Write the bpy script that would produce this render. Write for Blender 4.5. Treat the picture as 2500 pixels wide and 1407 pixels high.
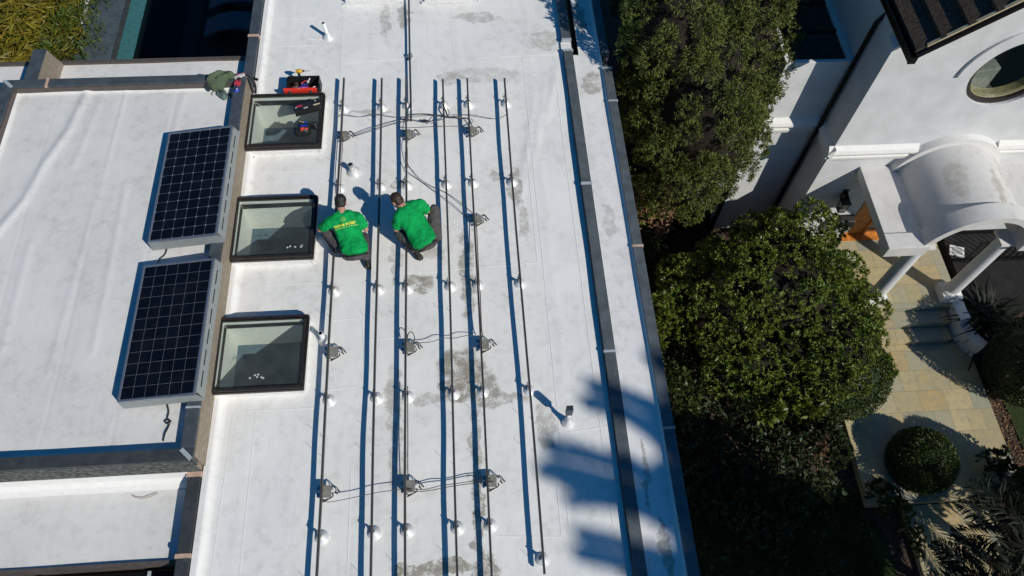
import bpy, bmesh, math, random
import numpy as np
from mathutils import Vector, Matrix
from mathutils.bvhtree import BVHTree
random.seed(7); RNG = np.random.default_rng(11)
for o in list(bpy.data.objects): bpy.data.objects.remove(o)
S = bpy.context.scene; COL = S.collection
R_ = math.radians
# ------------------------------------------------------------------ camera
cam = bpy.data.cameras.new('camera'); camo = bpy.data.objects.new('camera', cam); COL.objects.link(camo)
cam.sensor_width = 36.0; cam.lens = 1887.5/2500*36; cam.clip_end = 2000; cam.clip_start = .05
M = Matrix(((0.99752245, 0.04391006, -0.05496246, 0.0), (-0.0651843, 0.87074691, -0.48739187, 0.0),
            (0.02645698, 0.48976702, 0.87145183, 9.6), (0, 0, 0, 1)))
camo.matrix_world = M; S.camera = camo
# ------------------------------------------------------------------ world and sun
SUN_EL, SUN_AZ = 38.5, -46.2            # azimuth counted from +X towards +Y
SV = Vector((math.cos(R_(SUN_EL))*math.cos(R_(SUN_AZ)), math.cos(R_(SUN_EL))*math.sin(R_(SUN_AZ)), math.sin(R_(SUN_EL))))
W = bpy.data.worlds.new('World'); S.world = W; W.use_nodes = True
wn = W.node_tree; wn.nodes.clear()
sky = wn.nodes.new('ShaderNodeTexSky'); sky.sky_type = 'NISHITA'; sky.sun_disc = False
sky.sun_elevation = R_(SUN_EL); sky.sun_rotation = R_(90 - SUN_AZ)
sky.air_density = 1.0; sky.dust_density = 0.2; sky.ozone_density = 2.0
hs = wn.nodes.new('ShaderNodeHueSaturation'); hs.inputs['Saturation'].default_value = 1.55
bg = wn.nodes.new('ShaderNodeBackground'); bg.inputs['Strength'].default_value = 0.068
wo = wn.nodes.new('ShaderNodeOutputWorld')
wn.links.new(sky.outputs[0], hs.inputs['Color']); wn.links.new(hs.outputs[0], bg.inputs['Color']); wn.links.new(bg.outputs[0], wo.inputs[0])
sl = bpy.data.lights.new('sun', 'SUN'); sl.energy = 3.9; sl.angle = R_(0.53); sl.color = (1.0, .955, .87)
so = bpy.data.objects.new('sun', sl); COL.objects.link(so); so.rotation_euler = SV.to_track_quat('Z', 'Y').to_euler()
S.view_settings.view_transform = 'Standard'; S.view_settings.look = 'None'
S.view_settings.exposure = 0.0; S.view_settings.gamma = 1.0
S.render.engine = 'CYCLES'; S.cycles.max_bounces = 8; S.cycles.transparent_max_bounces = 12
# ------------------------------------------------------------------ material helpers
MATS = {}
class NT:
    def __init__(s, name):
        s.m = bpy.data.materials.new(name); s.m.use_nodes = True; s.t = s.m.node_tree; s.t.nodes.clear()
        s.out = s.n('ShaderNodeOutputMaterial'); s.b = s.n('ShaderNodeBsdfPrincipled'); s.l(s.b.outputs[0], s.out.inputs[0])
        s._p = None
    def n(s, t): return s.t.nodes.new(t)
    def l(s, a, b): s.t.links.new(a, b)
    def pos(s):
        if s._p is None: s._p = s.n('ShaderNodeNewGeometry').outputs['Position']
        return s._p
    def val(s, sock, v):
        if hasattr(v, 'is_output'): s.l(v, sock)
        else: sock.default_value = v
    def noise(s, scale, detail=4, rough=.55, vec=None, dist=0):
        k = s.n('ShaderNodeTexNoise'); s.l(vec or s.pos(), k.inputs['Vector'])
        k.inputs['Scale'].default_value = scale; k.inputs['Detail'].default_value = detail; k.inputs['Roughness'].default_value = rough
        k.inputs['Distortion'].default_value = dist
        return k.outputs['Fac']
    def math(s, op, a, b=None, c=None, clamp=False):
        k = s.n('ShaderNodeMath'); k.operation = op; k.use_clamp = clamp
        s.val(k.inputs[0], a)
        if b is not None: s.val(k.inputs[1], b)
        if c is not None: s.val(k.inputs[2], c)
        return k.outputs[0]
    def mapr(s, v, a, b, c=0.0, d=1.0):
        k = s.n('ShaderNodeMapRange'); k.interpolation_type = 'SMOOTHSTEP'; s.val(k.inputs['Value'], v)
        for nm, x in (('From Min', a), ('From Max', b), ('To Min', c), ('To Max', d)): k.inputs[nm].default_value = x
        return k.outputs[0]
    def mix(s, f, a, b, mode='MIX'):
        k = s.n('ShaderNodeMix'); k.data_type = 'RGBA'; k.blend_type = mode
        s.val(k.inputs[0], f); 
        for i, v in ((6, a), (7, b)):
            if hasattr(v, 'is_output'): s.l(v, k.inputs[i])
            else: k.inputs[i].default_value = (*v, 1)
        return k.outputs[2]
    def ramp(s, f, stops):
        k = s.n('ShaderNodeValToRGB'); s.l(f, k.inputs[0]); e = k.color_ramp.elements
        while len(e) < len(stops): e.new(.5)
        for i, (p, c) in enumerate(stops): e[i].position = p; e[i].color = (*c, 1)
        return k.outputs[0]
    def mapping(s, loc=(0,0,0), scale=(1,1,1), rot=(0,0,0), vec=None):
        k = s.n('ShaderNodeMapping'); s.l(vec or s.pos(), k.inputs[0])
        k.inputs['Location'].default_value = loc; k.inputs['Scale'].default_value = scale; k.inputs['Rotation'].default_value = rot
        return k.outputs[0]
    def bump(s, h, strength=.3, dist=.01):
        k = s.n('ShaderNodeBump'); s.l(h, k.inputs['Height']); k.inputs['Strength'].default_value = strength; k.inputs['Distance'].default_value = dist
        s.l(k.outputs[0], s.b.inputs['Normal'])
    def col(s, c): s.val(s.b.inputs['Base Color'], c if hasattr(c, 'is_output') else (*c, 1))
    def rough(s, v): s.val(s.b.inputs['Roughness'], v)
    def metal(s, v): s.b.inputs['Metallic'].default_value = v
    def done(s, key): MATS[key] = s.m; return s.m
def simple(key, c, rough=.6, metal=0, var=.15, scale=14, bump=0, bscale=60, spec=None):
    t = NT(key); t.b.inputs['Specular IOR Level'].default_value = spec if spec is not None else (.15 if rough > .75 else .5); f = t.noise(scale, 5)
    a = tuple(x*(1-var) for x in c); b = tuple(min(1, x*(1+var)) for x in c)
    t.col(t.mix(t.mapr(f, .3, .7), a, b)); t.rough(rough); t.metal(metal)
    if bump: t.bump(t.noise(bscale, 3), bump, .01)
    return t.done(key)
def membrane(key, base, stains, mottling=.5, warm=(.30, .275, .225)):
    t = NT(key)
    dn = t.n('ShaderNodeTexNoise'); t.l(t.pos(), dn.inputs['Vector']); dn.inputs['Scale'].default_value = 5; dn.inputs['Detail'].default_value = 6
    sub = t.n('ShaderNodeVectorMath'); sub.operation = 'SUBTRACT'; t.l(dn.outputs['Color'], sub.inputs[0]); sub.inputs[1].default_value = (.5, .5, .5)
    scl = t.n('ShaderNodeVectorMath'); scl.operation = 'SCALE'; t.l(sub.outputs[0], scl.inputs[0]); scl.inputs['Scale'].default_value = .35
    add = t.n('ShaderNodeVectorMath'); add.operation = 'ADD'; t.l(t.pos(), add.inputs[0]); t.l(scl.outputs[0], add.inputs[1])
    dv = add.outputs[0]
    acc = None
    for (cx, cy, rx, ry, st) in stains:
        g = t.n('ShaderNodeTexGradient'); g.gradient_type = 'SPHERICAL'
        t.l(t.mapping((-cx/rx, -cy/ry, 0), (1/rx, 1/ry, 0), vec=dv), g.inputs[0])
        v = t.math('MULTIPLY', t.mapr(g.outputs['Fac'], .08, .34), min(1.0, st*1.75))
        acc = v if acc is None else t.math('MAXIMUM', acc, v)
    n1 = t.noise(1.1, 6, .6); n2 = t.noise(7, 6, .65); n3 = t.noise(45, 3)
    streak = t.noise(3.0, 6, .7, vec=t.mapping(scale=(3.2, .32, 1)))
    c = t.mix(t.mapr(n1, .3, .75), base, tuple(x*.93 for x in base))
    dirt = t.math('MULTIPLY', t.mapr(n2, .44, .72), t.mapr(n1, .32, .6))
    c = t.mix(t.math('MULTIPLY', dirt, mottling), c, (base[0]*.60, base[1]*.585, base[2]*.55))
    c = t.mix(t.math('MULTIPLY', t.mapr(streak, .50, .75), mottling*.75), c, (base[0]*.75, base[1]*.73, base[2]*.7))
    spk = t.math('MULTIPLY', t.mapr(n3, .56, .68), t.mapr(n2, .42, .62))
    c = t.mix(t.math('MULTIPLY', spk, mottling*.55), c, (base[0]*.6, base[1]*.6, base[2]*.58))
    if acc is not None:
        k = t.math('MULTIPLY', acc, t.math('MULTIPLY_ADD', t.mapr(t.math('ADD', t.math('MULTIPLY', n2, .65), t.math('MULTIPLY', n3, .35)), .36, .56), .85, .15), clamp=True)
        c = t.mix(k, c, warm)
    t.col(c); t.rough(.6); t.b.inputs['Specular IOR Level'].default_value = .25
    h = t.math('ADD', t.math('MULTIPLY', n2, .5), t.math('MULTIPLY', n3, .12))
    t.bump(t.math('ADD', h, t.noise(2.2, 3)), .22, .02)
    return t.done(key)
STAINS = [(-.15,4.12,.42,.45,.62),(.12,3.85,.3,.3,.5),(-.2,3.85,.3,.22,.55),(.02,1.55,.22,.26,.8),(-.72,5.5,.26,.2,.6),(-.02,5.6,.12,.9,.45),(0,3.2,.1,.9,.35),(-.02,2.2,.09,1.2,.5),
          (.78,7.15,.12,.45,.4),(.86,6.6,.1,.5,.3),(-1.05,3.7,.14,.7,.35),(.42,9.5,.8,.22,.2),(-.15,9.45,.25,.2,.35),(-.98,7.28,.18,.12,.5),(-.5,1.63,.75,.09,.55),
          (-.98,1.6,.12,.16,.9),(-.95,10.95,.16,.35,.4),(.35,3.72,.5,.08,.35),(-.6,3.75,.5,.07,.3),(-1.0,2.9,.12,.5,.3),(1.45,10.3,.35,.3,.28),(.9,3.3,.15,.4,.35),(.35,10.9,.5,.14,.3),
          (-1.5,8.75,.4,.06,.3),(-1.25,10.9,.1,.5,.3),(.5,7.4,.16,.1,.35),(-.5,6.0,.2,.12,.3),(-1.05,5.9,.1,.5,.3)]
membrane('roof_white', (.80,.79,.755), STAINS, .42)
membrane('upper_white', (.70,.69,.665), [], .4)
membrane('strip_white', (.78,.765,.74), [(2.2,9.2,.2,.3,.4),(2.15,10.8,.12,.6,.5),(2.2,1.7,.08,.5,.45),(2.1,2.6,.05,.6,.4),(2.15,6.4,.12,.4,.25)], .5)
def coping(key, base):
    t = NT(key); n2 = t.noise(6, 5); sp = t.noise(70, 2, .5); bl = t.noise(16, 3)
    c = t.mix(t.mapr(n2, .3, .7), tuple(x*.8 for x in base), tuple(x*1.2 for x in base))
    c = t.mix(t.math('MULTIPLY', t.mapr(sp, .66, .72), t.mapr(bl, .5, .62)), c, (.34,.36,.37))
    t.col(c); t.rough(.5); t.bump(sp, .12, .004); return t.done(key)
coping('slate', (.058,.070,.080)); coping('slate_dark', (.042,.047,.049)); coping('slate_light', (.085,.098,.105))
simple('seam_white', (.74,.73,.70), .7, var=.03, spec=.2); simple('beige_wall', (.28,.235,.18), .8, bump=.25)
simple('peach', (.52,.36,.27), .7); simple('joint_grey', (.36,.40,.42), .6)
simple('brown_fascia', (.085,.07,.062), .6)
simple('bronze', (.042,.036,.033), .38, .4, var=.2)
simple('shaft', (.80,.81,.76), .8, var=.05)
simple('dark_room', (.16,.24,.30), .7)
membrane('vault_white', (.62,.61,.59), [(9.2,8.3,.25,.5,.3),(9.9,8.0,.12,.6,.4),(10.2,8.5,.1,.5,.4),(8.3,8.2,.3,.4,.15)], .4, (.36,.33,.28)); simple('white_paint', (.62,.625,.63), .75, var=.07, scale=2.5, bump=.12, bscale=90)
simple('white_trim', (.68,.67,.645), .6, var=.04)
simple('black_metal', (.012,.012,.013), .35, .5)
simple('rail_metal', (.13,.125,.11), .45, .45, var=.1)
simple('steel', (.42,.42,.40), .3, .9)
simple('flashing_white', (.74,.74,.73), .35, .25, var=.12, scale=40)
simple('inverter_grey', (.25,.24,.205), .55, .15)
simple('cable_black', (.018,.018,.018), .5)
simple('cable_brown', (.10,.055,.045), .6)
simple('cable_grey', (.07,.075,.075), .6)
simple('pvc', (.82,.83,.83), .4); simple('conduit', (.075,.10,.115), .4, .6)
simple('alu', (.42,.44,.47), .35, .8, var=.05); simple('tray_grey', (.27,.29,.285), .55, .1, var=.06)
simple('wood_orange', (.55,.20,.035), .45, var=.25, scale=9); simple('batten', (.62,.50,.30), .6)
simple('tile_brown', (.060,.046,.036), .85, var=.4, scale=22, bump=.5, bscale=50)
simple('soil', (.060,.042,.032), .95, var=.6, scale=30, bump=.8, bscale=40)
simple('crown_shade', (.020,.017,.013), .95, var=.5, bump=.8, bscale=14); simple('bark', (.16,.105,.07), .9, var=.4, scale=18, bump=.8, bscale=30)  # the first, near-black, paints the shade deep inside leafy crowns
simple('dead_brown', (.24,.13,.07), .9, var=.4)
simple('deck_blue', (.062,.085,.105), .6, var=.2, scale=5)
simple('teal_tile', (.045,.15,.16), .4, var=.15, scale=10); simple('cushion', (.09,.085,.10), .85)
simple('dark_stone', (.022,.020,.020), .85, var=.2, scale=5)
simple('red_plastic', (.62,.035,.018), .4); simple('black_plastic', (.013,.013,.014), .45)
simple('yellow_plastic', (.65,.36,.03), .45); simple('blue_plastic', (.012,.05,.42), .35); simple('orange_red', (.75,.07,.03), .4)
simple('purple_plastic', (.25,.06,.45), .4); simple('olive', (.085,.115,.068), .9, var=.2, scale=20, bump=.4, bscale=40); simple('olive_dark', (.03,.04,.035), .9)
simple('olive_teal', (.11,.165,.15), .85); simple('crimson', (.42,.03,.055), .6); simple('pale_grey', (.5,.49,.48), .7)
simple('shirt_green', (.002,.28,.066), .85, var=.2, scale=7, bump=.4, bscale=18)
simple('trouser', (.075,.072,.070), .9, var=.2, scale=14, bump=.3, bscale=50)
simple('trouser_plum', (.082,.072,.078), .9, var=.2, scale=14, bump=.3, bscale=50)
simple('skin', (.46,.235,.16), .5, var=.08); simple('hair_black', (.010,.008,.007), .55, bump=.6, bscale=120); simple('hair_brown', (.030,.014,.008), .55, bump=.6, bscale=120)
simple('shoe', (.012,.012,.012), .6); simple('print_yellow', (.62,.58,.05), .6); simple('print_pale', (.30,.52,.10), .6); simple('sole', (.03,.029,.028), .7); simple('white_eye', (.8,.8,.78), .3)
simple('lawn_green', (.030,.045,.014), .95, var=.5, scale=40, bump=.8, bscale=90)
def shingles():
    t = NT('shingle'); v = t.n('ShaderNodeTexVoronoi'); t.l(t.mapping(scale=(16, 30, 45)), v.inputs['Vector']); v.inputs['Scale'].default_value = 1.0
    t.col(t.mix(t.mapr(v.outputs['Distance'], .2, .7), (.16,.17,.165), (.045,.05,.048))); t.rough(.85); t.bump(v.outputs['Distance'], .9, .03); t.done('shingle')
shingles()
def glass(key, tint, refl=.9, alpha=.9, rough=.02, dirt=0.0):
    t = NT(key); t.t.nodes.remove(t.b)
    tr = t.n('ShaderNodeBsdfTransparent'); tr.inputs[0].default_value = (*tint, 1)
    gl = t.n('ShaderNodeBsdfGlossy'); gl.inputs['Roughness'].default_value = rough
    fr = t.n('ShaderNodeFresnel'); fr.inputs[0].default_value = 1.5
    mx = t.n('ShaderNodeMixShader'); bf = t.n('ShaderNodeNewGeometry').outputs['Backfacing']; t.l(t.math('MULTIPLY', t.math('MULTIPLY', fr.outputs[0], refl), t.math('SUBTRACT', 1.0, bf)), mx.inputs[0]); t.l(tr.outputs[0], mx.inputs[1]); t.l(gl.outputs[0], mx.inputs[2])
    last = mx.outputs[0]
    if dirt:
        df = t.n('ShaderNodeBsdfDiffuse'); df.inputs[0].default_value = (.42,.45,.42,1); m2 = t.n('ShaderNodeMixShader')
        t.l(t.math('MULTIPLY_ADD', t.mapr(t.noise(2.5, 3), .35, .7), dirt*.6, dirt*.7), m2.inputs[0]); t.l(last, m2.inputs[1]); t.l(df.outputs[0], m2.inputs[2]); last = m2.outputs[0]
    t.l(last, t.out.inputs[0]); return t.done(key)
glass('skylight_glass', (.90,.925,.91), .9, dirt=.05); glass('window_glass', (.55,.6,.55), 1.2); glass('lantern_glass', (.85,.83,.75), .8, dirt=.35)
def flag():
    t = NT('flagstone'); b = t.n('ShaderNodeTexBrick'); t.l(t.mapping(rot=(0,0,R_(0))), b.inputs['Vector'])
    b.inputs['Color1'].default_value = (0,0,0,1); b.inputs['Color2'].default_value = (1,1,1,1); b.inputs['Mortar'].default_value = (.5,.5,.5,1)
    for k, v in (('Scale', 1.0), ('Mortar Size', .006), ('Brick Width', .55), ('Row Height', .46), ('Bias', 0.0)): b.inputs[k].default_value = v
    b.offset = .37; b.offset_frequency = 3; b.squash = .62; b.squash_frequency = 2
    c = t.ramp(b.outputs['Color'], [(0,(.39,.335,.185)),(.25,(.46,.375,.20)),(.45,(.50,.41,.225)),(.6,(.31,.315,.235)),(.75,(.47,.34,.15)),(.88,(.29,.295,.235)),(1,(.40,.35,.22))])
    vein = t.noise(4, 6, .65, dist=1.2)
    c = t.mix(t.mapr(vein, .55, .72, 0, .45), c, (.50,.30,.09))
    c = t.mix(t.mapr(t.noise(9, 5), .35, .75, 0, .5), c, (.25,.245,.19))
    c = t.mix(t.math('MULTIPLY', b.outputs['Fac'], .75), c, (.20,.175,.12))
    t.col(c); t.rough(.75); t.bump(t.math('SUBTRACT', t.noise(30, 4), b.outputs['Fac']), .3, .01); t.done('flagstone')
flag()
def cells():
    for key, chamfer in (('cells_mono', True), ('cells_poly', False)):
        t = NT(key); t.col(t.mix(t.mapr(t.noise(3, 3), .4, .7), (.0035,.0038,.006), (.007,.0075,.010))); t.rough(.2); t.b.inputs['Coat Weight'].default_value = .15; t.b.inputs['Specular IOR Level'].default_value = .35; t.done(key)
cells(); simple('cell_line', (.17,.18,.21), .5)
def water():
    t = NT('pool_water_dark'); t.col((.004,.008,.010)); t.rough(.25); t.b.inputs['Specular IOR Level'].default_value = .06; t.bump(t.noise(3, 2), .05, .02); t.done('pool_water_dark')
water()
def leafmat(key, cols, rough=.45, tr=.18):
    t = NT(key); g = t.n('ShaderNodeNewGeometry')
    c = t.ramp(g.outputs['Random Per Island'], [(i/(len(cols)-1), k) for i, k in enumerate(cols)])
    c = t.mix(t.mapr(t.noise(1.7, 3), .35, .7), c, tuple(x*.75 for x in cols[len(cols)//2]))
    t.col(c); t.rough(rough); t.b.inputs['Specular IOR Level'].default_value = .35
    td = t.n('ShaderNodeBsdfTranslucent'); t.l(t.mix(.5, c, (.10,.13,.02)), td.inputs[0])
    mx = t.n('ShaderNodeMixShader'); mx.inputs[0].default_value = tr; t.l(t.b.outputs[0], mx.inputs[1]); t.l(td.outputs[0], mx.inputs[2]); t.l(mx.outputs[0], t.out.inputs[0])
    return t.done(key)
leafmat('leaf_conifer', [(.034,.066,.018),(.072,.108,.024),(.150,.165,.030),(.052,.090,.024)], .6, .1)
leafmat('leaf_bush', [(.060,.130,.020),(.115,.195,.030),(.215,.250,.045),(.080,.165,.026),(.26,.25,.05)], .4)
leafmat('leaf_bright', [(.05,.10,.015),(.10,.15,.02),(.15,.17,.025),(.07,.12,.02)], .4, .25)
leafmat('leaf_box', [(.028,.050,.010),(.045,.072,.014),(.065,.092,.018)], .5, .12)
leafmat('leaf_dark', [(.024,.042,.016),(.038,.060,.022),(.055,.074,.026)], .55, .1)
leafmat('leaf_bamboo', [(.10,.125,.012),(.20,.19,.016),(.28,.215,.022),(.085,.115,.012),(.24,.15,.03)], .5, .25)
leafmat('leaf_hedge_green', [(.06,.10,.015),(.10,.14,.02),(.04,.08,.012)], .5, .2)
leafmat('leaf_palm', [(.006,.010,.005),(.012,.018,.008),(.020,.026,.011)], .7, .05)  # darkened to put the lower palms' shade into the leaf colour
leafmat('leaf_dry', [(.20,.12,.06),(.30,.18,.09),(.14,.08,.05)], .8, .1)
# ------------------------------------------------------------------ mesh helpers
class MB:
    def __init__(s): s.v = []; s.f = []; s.mi = []; s.cm = 0
    def add(s, vs, fs):
        b = len(s.v); s.v += [tuple(v) for v in vs]; s.f += [tuple(b+i for i in f) for f in fs]; s.mi += [s.cm]*len(fs); return s
    def mat(s, i): s.cm = i; return s
    def box(s, x0, x1, y0, y1, z0, z1):
        return s.add([(x0,y0,z0),(x1,y0,z0),(x1,y1,z0),(x0,y1,z0),(x0,y0,z1),(x1,y0,z1),(x1,y1,z1),(x0,y1,z1)],
              [(0,3,2,1),(4,5,6,7),(0,1,5,4),(1,2,6,5),(2,3,7,6),(3,0,4,7)])
    def obox(s, c, u, v, w):           # centre and three half axes
        c, u, v, w = map(Vector, (c, u, v, w)); P = []
        for k in (-1, 1):
            for i, j in ((-1,-1),(1,-1),(1,1),(-1,1)): P.append(c+u*i+v*j+w*k)
        return s.add(P, [(0,3,2,1),(4,5,6,7),(0,1,5,4),(1,2,6,5),(2,3,7,6),(3,0,4,7)])
    def prism(s, poly, z0, z1):
        n = len(poly); return s.add([(x,y,z0) for x,y in poly]+[(x,y,z1) for x,y in poly],
              [tuple(range(n-1,-1,-1)), tuple(range(n,2*n))]+[(i,(i+1)%n,n+(i+1)%n,n+i) for i in range(n)])
    def prism_y(s, poly, y0, y1):      # poly in (x, z), extruded along y
        n = len(poly); return s.add([(x,y0,z) for x,z in poly]+[(x,y1,z) for x,z in poly],
              [tuple(range(n)), tuple(range(2*n-1,n-1,-1))]+[(n+i,n+(i+1)%n,(i+1)%n,i) for i in range(n)])
    def prism_x(s, poly, x0, x1):      # poly in (y, z)
        n = len(poly); return s.add([(x0,y,z) for y,z in poly]+[(x1,y,z) for y,z in poly],
              [tuple(range(n-1,-1,-1)), tuple(range(n,2*n))]+[(i,(i+1)%n,n+(i+1)%n,n+i) for i in range(n)])
    def quad(s, *p): return s.add(p, [tuple(range(len(p)))])
    def tube(s, pts, r, n=6, caps=True):
        pts = [Vector(p) for p in pts]; rs = r if isinstance(r, (list, tuple)) else [r]*len(pts); V = []; F = []
        up = Vector((.13,.31,.94)); 
        for i, p in enumerate(pts):
            t = (pts[min(i+1, len(pts)-1)]-pts[max(i-1, 0)]).normalized()
            a = t.cross(up)
            if a.length < .05: a = t.cross(Vector((1,0,0)))
            a.normalize(); b = t.cross(a)
            for k in range(n):
                q = 2*math.pi*k/n; V.append(p+(a*math.cos(q)+b*math.sin(q))*rs[i])
        for i in range(len(pts)-1):
            for k in range(n):
                k2 = (k+1)%n; F.append((i*n+k, i*n+k2, (i+1)*n+k2, (i+1)*n+k))
        if caps: F += [tuple(range(n-1,-1,-1)), tuple(range((len(pts)-1)*n, len(pts)*n))]
        return s.add(V, F)
    def lathe(s, prof, c, n=20):       # prof: (r, z)
        V = []; F = []; m = len(prof)
        for r, z in prof:
            for k in range(n):
                a = 2*math.pi*k/n; V.append((c[0]+r*math.cos(a), c[1]+r*math.sin(a), c[2]+z))
        for i in range(m-1):
            for k in range(n): F.append((i*n+k, i*n+(k+1)%n, (i+1)*n+(k+1)%n, (i+1)*n+k))
        F += [tuple(range(n-1,-1,-1)), tuple(range((m-1)*n, m*n))]
        return s.add(V, F)
    def ball(s, c, rx, ry=None, rz=None, n=12, m=8, rot=None):
        ry = ry or rx; rz = rz or rx; c = Vector(c); V = []; F = []
        for i in range(m+1):
            th = math.pi*i/m
            for k in range(n):
                a = 2*math.pi*k/n; p = Vector((rx*math.sin(th)*math.cos(a), ry*math.sin(th)*math.sin(a), rz*math.cos(th)))
                if rot is not None: p = rot @ p
                V.append(c+p)
        for i in range(m):
            for k in range(n): F.append((i*n+k, (i+1)*n+k, (i+1)*n+(k+1)%n, i*n+(k+1)%n))
        return s.add(V, F)
    def bone(s, a, b, ra, rb, n=12):
        s.ball(a, ra, n=n); s.ball(b, rb, n=n); return s.tube([a, b], [ra, rb], n)
    def build(s, name, mats, parent=None, smooth=False, bevel=0, label=None, off=None):
        if isinstance(mats, str): mats = [mats]
        o0 = world_loc(parent) if parent is not None else Vector((0,0,0))
        if off is not None: o0 = Vector(off)
        me = bpy.data.meshes.new(name); me.from_pydata([(v[0]-o0[0], v[1]-o0[1], v[2]-o0[2]) for v in s.v], [], s.f)
        for m in mats: me.materials.append(MATS[m])
        if len(mats) > 1: me.polygons.foreach_set('material_index', s.mi)
        if smooth: me.polygons.foreach_set('use_smooth', [True]*len(me.polygons))
        me.validate(); me.update()
        bm = bmesh.new(); bm.from_mesh(me); bmesh.ops.remove_doubles(bm, verts=bm.verts, dist=1e-5)
        bmesh.ops.recalc_face_normals(bm, faces=bm.faces)
        if bevel: bmesh.ops.bevel(bm, geom=[e for e in bm.edges if e.is_manifold and e.calc_face_angle(0) > .5], offset=bevel, segments=2, affect='EDGES', profile=.6)
        bm.to_mesh(me); bm.free()
        if smooth: me.set_sharp_from_angle(angle=.7)
        ob = bpy.data.objects.new(name, me); COL.objects.link(ob)
        if off is not None: ob.location = o0
        if parent is not None: ob.parent = parent
        if label: ob['label'] = label
        return ob
def world_loc(o):
    p = Vector((0,0,0))
    while o is not None: p += o.location; o = o.parent
    return p
def tag(o, label, cat, group=None, kind=None):
    if label: o['label'] = label
    if cat: o['category'] = cat
    if group: o['group'] = group
    if kind: o['kind'] = kind
    return o
def thing(name, loc, label, cat, group=None):
    o = bpy.data.objects.new(name, None); COL.objects.link(o); o.location = loc; o.empty_display_size = .1
    return tag(o, label, cat, group)
def struct(o): o['kind'] = 'structure'; return o
def grid_mesh(name, xs, ys, zf, mat, parent=None, smooth=True):
    X, Y = np.meshgrid(xs, ys); Z = zf(X, Y); nx, ny = len(xs), len(ys)
    o0 = world_loc(parent) if parent is not None else Vector((0,0,0))
    V = np.stack([X-o0[0], Y-o0[1], Z-o0[2]], -1).reshape(-1, 3)
    idx = np.arange(nx*ny).reshape(ny, nx)
    F = np.stack([idx[:-1,:-1], idx[:-1,1:], idx[1:,1:], idx[1:,:-1]], -1).reshape(-1, 4)
    return raw_mesh(name, V, F, mat, parent, smooth)
def raw_mesh(name, V, F, mat, parent=None, smooth=False):
    me = bpy.data.meshes.new(name); V = np.asarray(V, np.float32); F = np.asarray(F, np.int32); k = F.shape[1]
    me.vertices.add(len(V)); me.vertices.foreach_set('co', V.ravel())
    me.loops.add(F.size); me.loops.foreach_set('vertex_index', F.ravel())
    me.polygons.add(len(F)); me.polygons.foreach_set('loop_start', np.arange(0, F.size, k, dtype=np.int32)); me.polygons.foreach_set('loop_total', np.full(len(F), k, np.int32))
    if smooth: me.polygons.foreach_set('use_smooth', np.ones(len(F), bool))
    me.materials.append(MATS[mat]); me.update(); me.validate()
    ob = bpy.data.objects.new(name, me); COL.objects.link(ob)
    if parent is not None: ob.parent = parent
    return ob
def smooth_path(pts, n=6):
    P = [Vector(p) for p in pts]; out = []
    for i in range(len(P)-1):
        p0 = P[max(i-1,0)]; p1 = P[i]; p2 = P[i+1]; p3 = P[min(i+2,len(P)-1)]
        for k in range(n):
            t = k/n; out.append(.5*((2*p1)+(p2-p0)*t+(2*p0-5*p1+4*p2-p3)*t*t+(3*p1-p0-3*p2+p3)*t**3))
    out.append(P[-1]); return out
# ------------------------------------------------------------------ foliage helpers
def unit(n):
    v = RNG.normal(size=(n,3)); return v/np.linalg.norm(v, axis=1, keepdims=True)
def leaves(base, direc, length, width, fold=.25, bend=.15):
    """one leaf per row: a four-triangle blade from base along direc"""
    n = len(base); L = np.broadcast_to(np.asarray(length), (n,))[:,None]; Wd = np.broadcast_to(np.asarray(width), (n,))[:,None]
    d = direc/np.linalg.norm(direc, axis=1, keepdims=True); r = unit(n); a = np.cross(d, r); a /= np.linalg.norm(a, axis=1, keepdims=True)+1e-9
    c = np.cross(a, d)
    p0 = base; p2 = base+d*L-c*L*bend; m = base+d*L*.5
    p1 = m+a*Wd*.5+c*Wd*fold; p3 = m-a*Wd*.5+c*Wd*fold
    V = np.stack([p0,p1,p2,p3], 1).reshape(-1,3); i = np.arange(n)*4
    return V, np.stack([i,i+1,i+2,i+3], 1)
def blob_points(blobs, n, shell=(.8,1.02), lower=-.6):
    """points spread over the outside of a union of ellipsoids, with their outward directions"""
    B = np.array(blobs, float); area = (B[:,3]*B[:,4]+B[:,4]*B[:,5]+B[:,3]*B[:,5]); P = []; N = []; got = 0
    while got < n:
        k = RNG.choice(len(B), n, p=area/area.sum()); u = unit(n); s = RNG.uniform(*shell, n)[:,None]
        p = B[k,:3]+u*B[k,3:6]*s; keep = u[:,2] > lower
        for b in range(len(B)):
            q = ((p-B[b,:3])/B[b,3:6]); keep &= ~((np.sum(q*q, 1) < .62) & (k != b))
        P.append(p[keep]); nn = u/B[k,3:6]; nn /= np.linalg.norm(nn, axis=1, keepdims=True); N.append(nn[keep]); got += keep.sum()
    return np.concatenate(P)[:n], np.concatenate(N)[:n]
def rosettes(P, N, per, length, width, spread=1.0):
    n = len(P); b = np.repeat(P, per, 0); d = np.repeat(N, per, 0)*.8+unit(n*per)*spread
    s = RNG.uniform(.7, 1.25, n*per); return leaves(b, d, length*s, width*s)
def tufts(P, N, per, radius, length, width):
    n = len(P); b = np.repeat(P, per, 0)+unit(n*per)*radius*RNG.uniform(.2,1,(n*per,1)); d = np.repeat(N, per, 0)*.9+unit(n*per)*.8
    return leaves(b, d, length*RNG.uniform(.6,1.3,n*per), width, .1)
def foliage(name, VF, mat, parent=None):
    Vs, Fs, o = [], [], 0
    for V, F in VF: Vs.append(V); Fs.append(F+o); o += len(V)
    V = np.concatenate(Vs)
    if parent is not None: V = V-np.array(world_loc(parent))
    return raw_mesh(name, V, np.concatenate(Fs), mat, parent)
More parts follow.
